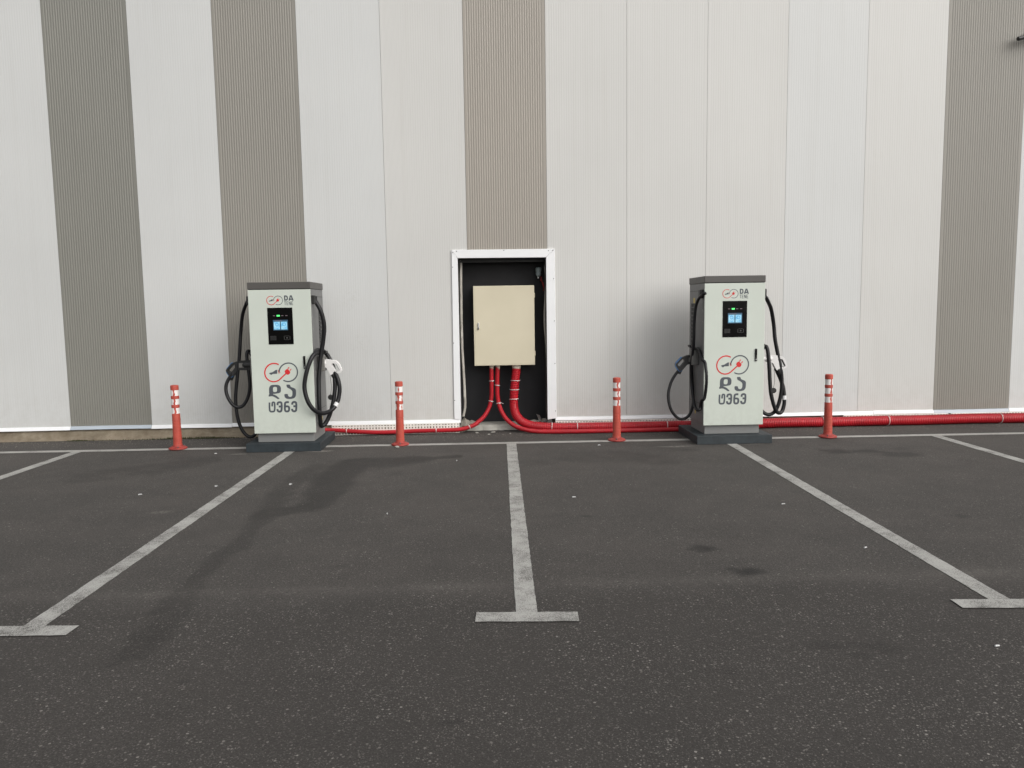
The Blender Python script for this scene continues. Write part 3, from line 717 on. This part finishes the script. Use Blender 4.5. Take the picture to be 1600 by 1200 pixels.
# ================================================================ charging stations
def gl(p): return (-.2490+5.65e-4*p[0]-2.6e-5*p[1], 1.0968-5.73e-4*p[1])
def gs(p): return (-.2132+6.09e-4*p[0]+.9e-5*p[1], 1.8500-6.0e-4*p[1])
def arc(cx, cy, r, a0, a1, n=28): return [(cx+r*math.cos(math.radians(a0+(a1-a0)*i/n)), cy+r*math.sin(math.radians(a0+(a1-a0)*i/n))) for i in range(n+1)]
def emblem(parent, tf, cx, cy, k, kw):
    """the ringed car-and-plug emblem; coordinates in drawing units, y down"""
    def T(p): return tf((cx+p[0]*k, cy+p[1]*k))
    yb, d = -.0002, .0008
    # left ring, red, running on into the plug lead
    red = arc(-142, 0, 180, -58, -360+52, 40)+[(30, 85), (100, 22)]
    bm = bmesh.new(); ribbon(bm, [T(p) for p in red], .0138*kw, yb-d*2, yb); bmobj('ring', bm, 'print_red', parent)['label'] = 'red ring running into the plug lead'
    gr = arc(142, 0, 182, 122, -180, 44)
    bm = bmesh.new(); ribbon(bm, [T(p) for p in gr], .0138*kw, yb-d, yb); bmobj('ring', bm, 'print_grey', parent)['label'] = 'slate grey ring'
    bm = bmesh.new(); ol = [(100, 28), (72, -2), (78, -38), (108, -62), (128, -66), (182, -14), (178, 20), (150, 46), (118, 46)]
    prism_xz(bm, [T(p) for p in chaikin(ol, 1)], [], yb-d*3, yb-d*2)
    for a, b in (((132, -66), (158, -102)), ((176, -32), (202, -66))): ribbon(bm, [T(a), T(b)], .0095*kw, yb-d*3, yb-d*2)
    bmobj('plug_symbol', bm, 'print_red', parent)
    car = [(-230, 6), (-170, -8), (-104, -50), (-76, -52), (-76, 24), (-170, 28), (-180, 42), (-204, 44), (-216, 30), (-230, 26)]
    bm = bmesh.new(); prism_xz(bm, [T(p) for p in car], [], yb-d, yb); bmobj('car_symbol', bm, 'print_grey', parent)
    bm = bmesh.new()
    for a in ((-56, -46, -44, 26), (-34, -14, -22, 12)): ribbon(bm, [T((a[0], a[1])), T((a[2]+4, a[3]))], .006*kw, yb-d, yb)
    bmobj('spark_symbol', bm, 'print_red', parent)
def letters(parent, strokes, tf, w, mat='print_grey'):
    for st in strokes:
        bm = bmesh.new()
        for i, s in enumerate(st): 
            P = [tf(p) for p in s]
            ribbon(bm, P, w if not isinstance(w, dict) else w[0], -.0008-.0005*i, -.0001)
        bmobj('letter', bm, mat, parent)
def rnd(pts, it=2):
    """round the corners of an open polyline, keep the ends"""
    for _ in range(it):
        o = [pts[0]]
        for a, b in zip(pts, pts[1:]): o += [(a[0]*.75+b[0]*.25, a[1]*.75+b[1]*.25), (a[0]*.25+b[0]*.75, a[1]*.25+b[1]*.75)]
        o.append(pts[-1]); pts = o
    return pts

BIGD = [(232, 590), (380, 590), (425, 640), (425, 725), (400, 755), (300, 770), (255, 772), (330, 800), (405, 868), (362, 875), (310, 838), (250, 812), (180, 824), (184, 786), (195, 775), (190, 730), (190, 640)]
BIGD_H = [(285, 632), (335, 632), (348, 650), (348, 712), (332, 733), (282, 733), (268, 712), (268, 650)]
BIGA = [(533, 590), (602, 590), (616, 636), (700, 668), (724, 700), (724, 815), (690, 862), (620, 878), (540, 872), (500, 842), (490, 775), (560, 775), (566, 812), (592, 834), (628, 834), (652, 806), (652, 716), (600, 676), (545, 648), (534, 610)]
W2 = [
 [rnd([(199, 938), (199, 1085), (216, 1120), (252, 1122), (290, 1118), (302, 1085), (302, 958), (290, 936), (262, 936), (252, 952), (252, 1018)], 1)],
 [rnd([(358, 995), (358, 955), (380, 937), (420, 937), (440, 960), (440, 1095), (420, 1122), (378, 1122), (358, 1100), (358, 1072)], 1), [(382, 1022), (430, 1022)]],
 [rnd([(582, 938), (525, 938), (503, 962), (503, 1095), (522, 1122), (568, 1122), (588, 1098), (588, 1045), (568, 1022), (516, 1022)], 1)],
 [rnd([(650, 990), (650, 955), (672, 937), (708, 937), (730, 960), (730, 1095), (710, 1122), (668, 1122), (648, 1100), (648, 1072)], 1), [(672, 1022), (720, 1022)]]]

WPLUG = [(-.14, .036), (0, .037), (.06, .036), (.157, .022), (.190, -.010), (.221, -.092), (.205, -.112), (.172, -.120), (.150, -.136), (.098, -.140), (.052, -.052), (0, -.036), (-.14, -.034)]
WHOLE = [(.106, -.008), (.160, -.010), (.202, -.092), (.160, -.110)]
BPLUG = [(-.14, .050), (0, .048), (.09, .044), (.165, .020), (.238, -.060), (.190, -.138), (.160, -.124), (.098, -.055), (0, -.058), (-.14, -.056)]
BHOLE = [(.138, .010), (.162, -.004), (.216, -.062), (.184, -.088), (.132, -.026)]
def connector(kind, origin, sx, ch, rz=0):
    """kind white: thick DC plug, blue: black plug with blue edge; sx = +1 for right-hand side"""
    e = bpy.data.objects.new('connector', None); C.objects.link(e); e.parent = ch; e.location = origin; e.rotation_euler = (0, 0, rz)
    ol, ho = (WPLUG, WHOLE) if kind == 'white' else (BPLUG, BHOLE)
    f = lambda L: [(a*sx, b) for a, b in L]
    bm = bmesh.new(); prism_xz(bm, f(chaikin(ol, 1, .09)), [f(chaikin(ho, 1, .1))], -.028, .028)
    bmesh.ops.remove_doubles(bm, verts=bm.verts, dist=1e-4)
    bmesh.ops.dissolve_limit(bm, angle_limit=.02, verts=bm.verts, edges=bm.edges)
    es = [ed for ed in bm.edges if len(ed.link_faces) == 2 and ed.calc_face_angle(0) > .9 and abs(ed.verts[0].co.y-ed.verts[1].co.y) < 1e-5]
    bmesh.ops.bevel(bm, geom=es, offset=.004, segments=2, affect='EDGES', profile=.6)
    bmobj('housing', bm, 'white_plastic' if kind == 'white' else 'black_plastic', e)
    # round nose
    bm = bmesh.new(); P = [Vector((sx*a, 0, -.001)) for a in (-.15, -.03, .02, .045)]; tube(bm, P, [.040, .040, .041, .034], 18); bmobj('nose', bm, 'white_plastic' if kind == 'white' else 'black_plastic', e)
    if kind == 'white':
        bm = bmesh.new(); ribbon(bm, [(sx*.163, -.014), (sx*.202, -.088)], .013, -.016, .016); bmobj('grip_insert', bm, 'black_plastic', e)
        bm = bmesh.new(); d = Vector((sx*.45, 0, -1)).normalized(); p0 = Vector((sx*.118, 0, -.128)); tube(bm, [p0, p0+d*.02, p0+d*.045, p0+d*.07], [.034, .033, .029, .026], 14); bmobj('strain_relief', bm, 'black_plastic', e)
    else:
        edge_ = [(.088, .049), (.165, .026), (.244, -.060), (.196, -.144), (.160, -.130)]
        bm = bmesh.new(); ribbon(bm, [(sx*a, b) for a, b in rnd(edge_[1:], 1)], .011, -.024, .024); bmobj('blue_edge', bm, 'blue_plastic', e)
        bm = bmesh.new(); d = Vector((sx*.35, 0, -1)).normalized(); p0 = Vector((sx*.175, 0, -.122)); tube(bm, [p0, p0+d*.03, p0+d*.055], [.026, .022, .018], 14); bmobj('strain_relief', bm, 'black_plastic', e)
        bm = bmesh.new(); box(bm, min(sx*.03, sx*.085), max(sx*.03, sx*.085), -.0295, -.0275, -.03, .022, .0); bmobj('grip_insert', bm, 'holster', e)
    return e
def cable(pts, r, ch, label, lab=None, cap=None):
    path = smooth_path(resample(catmull(pts, .01), .012), 5)
    for rnd_ in range(3):      # keep the cable outside the cabinet
        for p_ in path:
            if p_.z > .2 and p_.y > -r-.003 and abs(p_.x) < .348+r:
                ox_ = .348+r-abs(p_.x); oy_ = p_.y+r+.003
                if ox_ < oy_: p_.x = math.copysign(.348+r, p_.x)
                else: p_.y = -r-.003
        if rnd_ < 2: path = smooth_path(path, 3)
    bm = bmesh.new(); tube(bm, path, r, 14); o = bmobj('charging_cable', bm, 'rubber', ch, smooth=True); o['label'] = label
    if lab:
        j = min(range(len(path)), key=lambda i: (path[i]-Vector(lab)).length); s = path[j-2:j+3]
        bm = bmesh.new(); tube(bm, s, r+.0018, 14, False); bmobj('cable_label', bm, 'label_white', o)
    if cap:
        cx, cy, cz = cap; bm = bmesh.new(); P = [Vector((cx, cy+k_, cz)) for k_ in (-.014, -.01, .01, .014)]; tube(bm, P, [.026, .032, .032, .026], 18); bmobj('dust_cap', bm, 'black_plastic', o)
        bm = bmesh.new(); tube(bm, catmull([(cx, cy, cz+.03), (cx+.012, cy, cz+.12), (cx+.002, cy, cz+.25)], .02), .0025, 5); bmobj('cap_cord', bm, 'black_plastic', o)
    return o
CABLES = dict(L_RIGHT=[(0.315, 0.1, 1.745), (0.357, 0.1, 1.708), (0.391, 0.1, 1.665), (0.434, 0.1, 1.578), (0.46, 0.12, 1.418), (0.438, 0.14, 1.236), (0.401, 0.14, 1.054), (0.369, 0.12, 0.784), (0.338, 0.1, 0.514), (0.333, 0.12, 0.326), (0.372, 0.16, 0.245), (0.432, 0.2, 0.305), (0.493, 0.22, 0.466), (0.526, 0.24, 0.643), (0.528, 0.26, 0.805), (0.499, 0.32, 0.936), (0.454, 0.34, 1.04), (0.409, 0.32, 1.106), (0.373, 0.22, 1.134), (0.375, 0.04, 1.118), (0.351, -0.05, 1.074), (0.298, -0.09, 0.934), (0.26, -0.1, 0.742), (0.292, -0.1, 0.576), (0.352, -0.07, 0.47), (0.424, 0.02, 0.42), (0.501, 0.14, 0.439), (0.559, 0.2, 0.52), (0.585, 0.22, 0.636), (0.585, 0.22, 0.733), (0.555, 0.24, 0.829), (0.53, 0.26, 0.865)],
 L_LEFT=[(-0.331, 0.11, 1.747), (-0.368, 0.11, 1.726), (-0.412, 0.14, 1.67), (-0.48, 0.21, 1.548), (-0.525, 0.27, 1.379), (-0.546, 0.27, 1.195), (-0.561, 0.27, 1.054), (-0.596, 0.27, 0.825), (-0.627, 0.27, 0.594), (-0.622, 0.27, 0.406), (-0.596, 0.28, 0.261), (-0.548, 0.29, 0.16), (-0.49, 0.3, 0.114), (-0.443, 0.34, 0.142), (-0.414, 0.39, 0.24), (-0.413, 0.42, 0.465), (-0.415, 0.42, 0.732), (-0.424, 0.37, 1.001), (-0.448, 0.32, 1.116), (-0.47, 0.29, 1.144), (-0.478, 0.28, 1.075), (-0.464, 0.27, 0.919), (-0.454, 0.27, 0.733), (-0.484, 0.27, 0.591), (-0.541, 0.26, 0.496), (-0.594, 0.25, 0.476), (-0.651, 0.24, 0.508), (-0.708, 0.24, 0.606), (-0.728, 0.25, 0.71), (-0.705, 0.26, 0.79), (-0.673, 0.27, 0.841), (-0.642, 0.27, 0.885)],
 R_LEFT=[(-0.335, -0.013, 1.713), (-0.365, 0.034, 1.693), (-0.385, 0.104, 1.651), (-0.405, 0.149, 1.557), (-0.415, 0.173, 1.359), (-0.415, 0.181, 1.189), (-0.415, 0.23, 1.001), (-0.415, 0.281, 0.847), (-0.405, 0.298, 0.656), (-0.405, 0.223, 0.498), (-0.405, 0.138, 0.403), (-0.395, 0.038, 0.371), (-0.345, 0.06, 0.419), (-0.335, -0.03, 0.578), (-0.331, -0.06, 0.727), (-0.334, -0.04, 0.87), (-0.339, 0.05, 1.003), (-0.343, 0.14, 1.06), (-0.35, 0.25, 1.077), (-0.363, 0.34, 1.038), (-0.36, 0.43, 0.949), (-0.366, 0.43, 0.796), (-0.358, 0.4, 0.645), (-0.364, 0.36, 0.496), (-0.382, 0.33, 0.378), (-0.435, 0.3, 0.275), (-0.524, 0.28, 0.238), (-0.593, 0.28, 0.274), (-0.662, 0.28, 0.382), (-0.681, 0.3, 0.539), (-0.639, 0.32, 0.689), (-0.561, 0.33, 0.808), (-0.531, 0.33, 0.845)],
 R_RIGHT=[(0.344, 0.11, 1.684), (0.37, 0.12, 1.684), (0.408, 0.14, 1.655), (0.449, 0.18, 1.603), (0.515, 0.26, 1.521), (0.575, 0.33, 1.34), (0.594, 0.33, 1.167), (0.637, 0.33, 0.961), (0.666, 0.33, 0.824), (0.685, 0.33, 0.702), (0.683, 0.33, 0.549), (0.655, 0.33, 0.404), (0.611, 0.33, 0.304), (0.535, 0.33, 0.264), (0.457, 0.33, 0.307), (0.435, 0.38, 0.386), (0.441, 0.41, 0.629), (0.433, 0.38, 0.901), (0.451, 0.35, 1.047), (0.488, 0.33, 1.1), (0.506, 0.31, 1.003), (0.516, 0.29, 0.845), (0.523, 0.28, 0.679), (0.538, 0.27, 0.512), (0.591, 0.28, 0.342), (0.639, 0.3, 0.285), (0.689, 0.32, 0.297), (0.718, 0.33, 0.379), (0.719, 0.33, 0.471), (0.71, 0.34, 0.586), (0.685, 0.35, 0.669), (0.648, 0.35, 0.754), (0.616, 0.35, 0.823)])

def charger(loc, key, label, o_left, o_right, pl, lab, cap):
    ch = thing('charging_station', label, 'charging station', loc, 0, 'electric car charging stations at the wall')
    a, b = -.345, .345
    # stepped plinth on the asphalt
    bm = bmesh.new(); box(bm, pl[0], pl[1], pl[2], .76, .0, .098, .004); bmobj('plinth', bm, 'charger_plinth', ch)
    boxobj('pedestal', (a+.025, b-.03, .045, .62, .099, .209), 'charger_pedestal', ch, .003)
    body = boxobj('cabinet_body', (a+.002, b-.002, .021, .64, .210, 1.826), 'charger_grey', ch, .003)
    for sx in (-1, 1):
        X_ = sx*.3432
        def side(name, y0, y1, z0, z1, mat, t=.003, bev=0): return boxobj(name, (min(X_, X_+sx*t), max(X_, X_+sx*t), y0, y1, z0, z1), mat, body, bev)
        side('vent_panel', .385, .56, .95, 1.60, 'vent_dark', .002)
        for k in range(13):
            z = .975+k*.047
            bm = bmesh.new(); v = [(X_+sx*.0022, .395, z), (X_+sx*.0022, .55, z), (X_+sx*.012, .55, z+.012), (X_+sx*.012, .395, z+.012), (X_+sx*.0022, .55, z+.022), (X_+sx*.0022, .395, z+.022)]
            V = [bm.verts.new(c_) for c_ in v]; bm.faces.new((V[0], V[1], V[2], V[3])); bm.faces.new((V[3], V[2], V[4], V[5])); bm.faces.new((V[1], V[4], V[2])); bm.faces.new((V[0], V[3], V[5])); bmobj('louvre', bm, 'dark_metal', body)
        side('seam', .03, .63, 1.742, 1.746, 'vent_dark', .0012)
        side('seam', .03, .63, .44, .443, 'vent_dark', .0012)
        side('corner_post', .018, .055, .23, 1.66, 'charger_grey', .006, .001)
        side('warning_sticker', .40, .47, 1.605, 1.665, 'yellow', .001)
        side('earth_sticker', .33, .375, .30, .345, 'yellow', .001)
        for zz in (1.50, 1.37, 1.10, .6): side('rivet', .065, .073, zz, zz+.03, 'chrome', .004)
        # cable outlet and holster
        s = boxobj('cable_outlet', (min(sx*.343, sx*.385), max(sx*.343, sx*.385), .055, .135, 1.655, 1.755), 'black_plastic', ch, .008, 2)
        hx0, hx1 = sx*.344, sx*(.425)
        h = boxobj('holster', (min(hx0, hx1), max(hx0, hx1), .215, .345, .885, 1.055), 'holster', ch, .008, 2)
        bm = bmesh.new(); ribbon(bm, [(sx*.344, 1.082), (sx*.41, 1.084), (sx*.435, 1.098), (sx*.44, 1.118)], .016, .245, .325); bmobj('cable_hook', bm, 'black_plastic', h)
    lid = boxobj('lid', (a-.003, b+.003, -.004, .65, 1.829, 1.905), 'charger_lid', ch, .004)
    boxobj('lid_joint', (a+.004, b-.004, .004, .64, 1.8255, 1.8295), 'vent_dark', lid)
    door = boxobj('front_door', (a, b, 0, .0195, .205, 1.822), 'charger_door', ch, .0035, 2)
    # display
    dp = boxobj('display_panel', (-.138, .140, -.004, -.0002, 1.213, 1.622), 'glass_black', ch, .0035, 2)
    def disp(name, x0, x1, z0, z1, mat, y=-.0046, t=.0005): return boxobj(name, (x0, x1, y, y+t, z0, z1), mat, dp)
    disp('screen', -.079, .084, 1.370, 1.486, 'screen_bg')
    for x0, x1 in ((-.071, -.004), (.008, .075)):
        disp('screen_tile', x0, x1, 1.380, 1.466, 'screen_tile', -.0052)
        cx = (x0+x1)/2; bm = bmesh.new(); ribbon(bm, arc(cx, 1.435, .017, 0, 360, 20), .005, -.0060, -.0054); bmobj('screen_icon', bm, 'screen_icon', dp)
        disp('screen_icon', cx-.018, cx+.018, 1.392, 1.397, 'screen_icon', -.0058)
    disp('status_text', -.06, .02, 1.474, 1.480, 'led_dim', -.0052)
    for i, xx in enumerate((-.065, -.019, .026, .071)): disp('status_lamp', xx-(.017 if i == 1 else .012), xx+(.017 if i == 1 else .012), 1.533-(.008 if i == 1 else .004), 1.533+(.008 if i == 1 else .004), 'led_green' if i == 1 else 'led_dim')
    for k in range(5): disp('vent_slot', -.118, -.050, 1.262+k*.010, 1.266+k*.010, 'print_faint')
    for (x0, x1, z0, z1) in ((.035, .040, 1.265, 1.305), (.098, .103, 1.265, 1.305), (.045, .093, 1.262, 1.266), (.045, .093, 1.304, 1.308), (.060, .078, 1.278, 1.292)): disp('card_reader_mark', x0, x1, z0, z1, 'print_faint')
    # latch
    la = boxobj('door_latch', (.238, .262, -.012, -.0002, .935, 1.078), 'black_plastic', ch, .003); boxobj('latch_lever', (.243, .257, -.020, -.0115, .985, 1.066), 'glass_black', la, .003); boxobj('latch_key', (.244, .256, -.0150, -.0115, .948, .962), 'chrome', la, .002)
    # printing
    lg = bpy.data.objects.new('printed_logo', None); C.objects.link(lg); lg.parent = ch; lg['label'] = 'large printed emblem and two lines of dark letters'
    emblem(lg, gl, 428, 348, 1, 1)
    bm = bmesh.new(); prism_xz(bm, [gl(p) for p in chaikin(BIGD, 1, .2)], [[gl(p) for p in chaikin(BIGD_H, 1, .2)]], -.0009, -.0001); bmobj('letter', bm, 'print_grey', lg)
    bm = bmesh.new(); prism_xz(bm, [gl(p) for p in chaikin(BIGA, 1, .2)], [], -.0009, -.0001); bmobj('letter', bm, 'print_grey', lg)
    letters(lg, W2[:1], gl, .0190); letters(lg, W2[1:], gl, .0225)
    sg = bpy.data.objects.new('printed_logo', None); C.objects.link(sg); sg.parent = ch; sg['label'] = 'small printed emblem beside two short lines of letters'
    emblem(sg, gs, 261, 245, .445, .42)
    DA = [[[(447, 158), (447, 248)], rnd([(440, 166), (478, 166), (494, 180), (494, 226), (478, 240), (440, 240)], 1)],
          [[(524, 252), (556, 156)], [(596, 252), (564, 156)], [(536, 226), (586, 226)]]]
    letters(sg, DA, gs, .0135)
    TE = [[[(432, 270), (466, 270)], [(449, 270), (449, 332)]],
          [[(480, 268), (480, 332)], [(480, 271), (504, 271)], [(480, 300), (500, 300)], [(480, 329), (504, 329)]],
          [[(520, 332), (520, 267)], [(520, 270), (548, 330)], [(548, 332), (548, 267)]],
          [[(566, 268), (566, 332)], [(566, 271), (592, 271)], [(566, 300), (588, 300)], [(566, 329), (592, 329)]]]
    letters(sg, TE, gs, .0048)
    cable(CABLES[key+'_RIGHT'], .0245 if key == 'L' else .0225, ch, 'thick black cable with a white plug, looped over its hook', lab, cap)
    cable(CABLES[key+'_LEFT'], .0195 if key == 'L' else .0170, ch, 'black cable with a blue-edged plug, looped over its hook')
    connector('white', o_right, 1, ch)['label'] = 'white plug'
    connector('blue', o_left, -1, ch)['label'] = 'black plug with blue edge'
    return ch
charger((-2.307, 8.58, 0), 'L', 'pale green car charging station before a grey panel, left of the beige cabinet', (-.479, .28, .971), (.392, .27, .978), (-.432, .405, -.055), (.547, .2, .497), (.479, .235, .58))
charger((2.805, 8.52, 0), 'R', 'pale green car charging station before white panels, right of the beige cabinet', (-.355, .33, .948), (.52, .34, .94), (-.44, .425, -.085), (.716, .33, .472), (.591, .34, .557))

# ================================================================ small things
# grey photocell with dark red wires, in the upper right corner of the recess
ps = thing('light_sensor', 'small grey light sensor with dark red wires in the corner of the recess', 'sensor', (.682, 9.90, 2.04))
bm = bmesh.new(); lathe(bm, [(.012, -.062), (.020, -.055), (.032, -.045), (.036, -.02), (.034, .0), (.038, .01), (.038, .045), (.032, .056), (.012, .060)], 20); bmobj('cap', bm, 'sensor_grey', ps)
bm = bmesh.new(); lathe(bm, [(.004, -.085), (.011, -.080), (.011, -.062)], 10, -.005, 0); bmobj('tip', bm, 'label_white', ps)
boxobj('bracket', (-.01, .01, .03, .10, -.03, .0), 'dark_metal', ps)
for k in range(3):
    bm = bmesh.new(); tube(bm, catmull([(.012+.004*k, .01, -.055), (.040, .0+.01*k, -.075-.01*k), (.022+.01*k, .0, -.105), (.060-.006*k, .015, -.14), (.074, .03, -.20-.012*k), (.066+.006*k, .05, -.24)], .01), .0055, 6); bmobj('wire', bm, 'red_wire', ps)
# camera on the wall at the right edge of the view
sc = thing('security_camera', 'small dark bullet camera high on the grey panel at the right edge', 'security camera', (7.02, 9.62, 4.87), 0)
boxobj('mount', (-.05, .05, -.03, -.002, -.06, .06), 'trim_blue', sc, .005)
bm = bmesh.new(); tube(bm, [Vector((0, -.03, 0)), Vector((-.02, -.08, .0)), Vector((-.10, -.115, -.005))], .018, 10); bmobj('arm', bm, 'trim_blue', sc)
bm = bmesh.new(); d = Vector((-.96, -.04, -.25)).normalized(); p0 = Vector((-.42, -.125, -.085))-d*.36; tube(bm, [p0, p0+d*.02, p0+d*.25, p0+d*.26], [.024, .032, .032, .027], 18); bmobj('housing', bm, 'trim_blue', sc, smooth=True)
bm = bmesh.new(); tube(bm, [p0+d*.2605, p0+d*.355, p0+d*.36], [.027, .025, .02], 18); bmobj('lens_hood', bm, 'black_plastic', sc)
bm = bmesh.new(); s_ = d.cross(Vector((0, 0, 1))).normalized(); u_ = s_.cross(d)
vs = [bm.verts.new(p0+d*a_+s_*b_+u_*(.037+c_)) for a_, b_, c_ in ((0, -.035, 0), (0, .035, 0), (.27, .035, 0), (.27, -.035, 0), (0, -.035, .005), (0, .035, .005), (.27, .035, .005), (.27, -.035, .005))]
for f_ in ((0, 1, 2, 3), (4, 5, 6, 7), (0, 1, 5, 4), (1, 2, 6, 5), (2, 3, 7, 6), (3, 0, 4, 7)): bm.faces.new([vs[i] for i in f_])
bmobj('sun_shield', bm, 'trim', sc)
# litter: cigarette ends and scraps of paper
G = 'small white litter lying on the asphalt'
BUTTS = [(-3.06, 6.61, 20, 'litter in the bay left of the left-hand charger, nearest the middle of that bay'), (-2.49, 6.87, 70, 'litter just left of the bay line that leads to the left-hand charger'),
 (-.80, 5.79, 100, 'litter alone in the bay left of the middle line, level with its middle'), (2.32, 5.80, 15, 'litter left of the bay line of the right-hand charger, level with its middle'),
 (2.42, 4.69, 30, 'brightest litter left of the right-hand bay line, above its foot'), (2.31, 3.26, 10, 'litter below the foot bar of the right-hand bay line'),
 (.70, 6.17, 5, 'litter in the bay right of the middle line, nearest that line'), (-1.82, 6.88, 60, 'litter on the dark trail right of the left-hand bay line'),
 (-3.07, 8.50, 15, 'litter between the first bollard and the left-hand charger'), (1.26, 8.52, 5, 'litter in front of the conduits, left of the third bollard'), (-.34, 7.81, 80, 'litter just left of the top of the middle line')]
for i, (x, y, a, lb) in enumerate(BUTTS):
    bm = bmesh.new(); r_ = .0042; L_ = .024 if i % 3 else .030
    if i % 2 == 0 or i in (3, 5):
        P = [Vector((-L_/2, 0, r_)), Vector((0, .001, r_)), Vector((L_/2, 0, r_*.9))]; tube(bm, P, [r_, r_, r_*.85], 10)
        o = bmobj('cigarette_end', bm, 'paper', None, (x, y, 0)); cat = 'cigarette end'
    else:
        V = [bm.verts.new(v) for v in ((-.017, -.010, .002), (.0, -.014, .006), (.018, -.008, .002), (.015, .011, .004), (-.002, .013, .010), (-.016, .009, .003))]; bm.faces.new(V)
        W = [bm.verts.new(v) for v in ((-.005, -.004, .0115), (.010, -.003, .013), (.009, .008, .010), (-.004, .007, .0125))]; bm.faces.new(W)
        o = bmobj('paper_scrap', bm, 'paper', None, (x, y, 0)); cat = 'paper scrap'
    o.rotation_euler = (0, 0, math.radians(a)); tag(o, 'white '+lb, cat, G)
CH = [(-.15, 9.55, .028, 'pale concrete chip on the asphalt under the curve of the left thin conduit'), (.06, 9.56, .034, 'pale flat concrete chip on the asphalt between the two thin conduits'), (.0, 9.43, .018, 'tiny pale concrete chip nearest the line below the recess'), (.27, 9.45, .016, 'tiny pale concrete chip at the bend of the right thin conduit'), (-1.06, 8.66, .03, 'pale broken chip in front of the second bollard')]
for i, (x, y, s, lb) in enumerate(CH):
    o = lump('concrete_chip', 0, 0, s*.25, s, s*.7, s*.35, 'sill_concrete', None, 20+i, 1); o.location = (x, y, 0); tag(o, lb, 'stone chip', 'concrete chips below the recess')
# grit and dry moss along the footing
def scatter(name, n, fx, mat, kind='stuff'):
    vs = []; fs = []
    for _ in range(n):
        x, y, s = fx(); b0 = len(vs); a = random.uniform(0, 6.3)
        for k in range(4): vs.append((x+s*math.cos(a+k*1.57)*random.uniform(.7, 1.2), y+s*math.sin(a+k*1.57)*random.uniform(.7, 1.2), 0))
        vs.append((x+random.uniform(-s, s)*.3, y, s*random.uniform(.5, 1.1)))
        for k in range(4): fs.append((b0+k, b0+(k+1) % 4, b0+4))
    me = bpy.data.meshes.new(name); me.from_pydata(vs, [], fs); o = link(name, me, mat); o['kind'] = kind; return o
M['grit'] = simple('pale grit', lin(.22, .20, .175), .9, 0, .5, 120)
def f1():
    y = 9.56-abs(random.gauss(0, .22)); return (random.uniform(-6.5, 7.2), max(8.0, y), random.uniform(.002, .006))
scatter('grit', 2600, f1, 'grit')
def f2(): return (random.uniform(-6.2, 6.5), random.uniform(2.2, 9.4), random.uniform(.0015, .0038))
scatter('grit', 1300, f2, 'grit')
def moss():
    vs = []; fs = []
    for _ in range(1500):
        x = random.choice([random.gauss(-3.9, .22), random.uniform(-5.2, -2.7), random.gauss(-5.15, .06), random.gauss(-3.45, .12)]); y = 9.575-abs(random.gauss(0, .012)); h = random.uniform(.004, .022)*(1.6 if abs(x+3.75) < .3 else 1); a = random.uniform(0, 3.14); w_ = random.uniform(.002, .006)
        b0 = len(vs); vs += [(x-w_*math.cos(a), y-w_*math.sin(a), 0), (x+w_*math.cos(a), y+w_*math.sin(a), 0), (x+random.gauss(0, .006), y-random.uniform(0, .012), h)]; fs.append((b0, b0+1, b0+2))
    me = bpy.data.meshes.new('moss'); me.from_pydata(vs, [], fs); o = link('moss', me, 'weed'); o['kind'] = 'stuff'
moss()
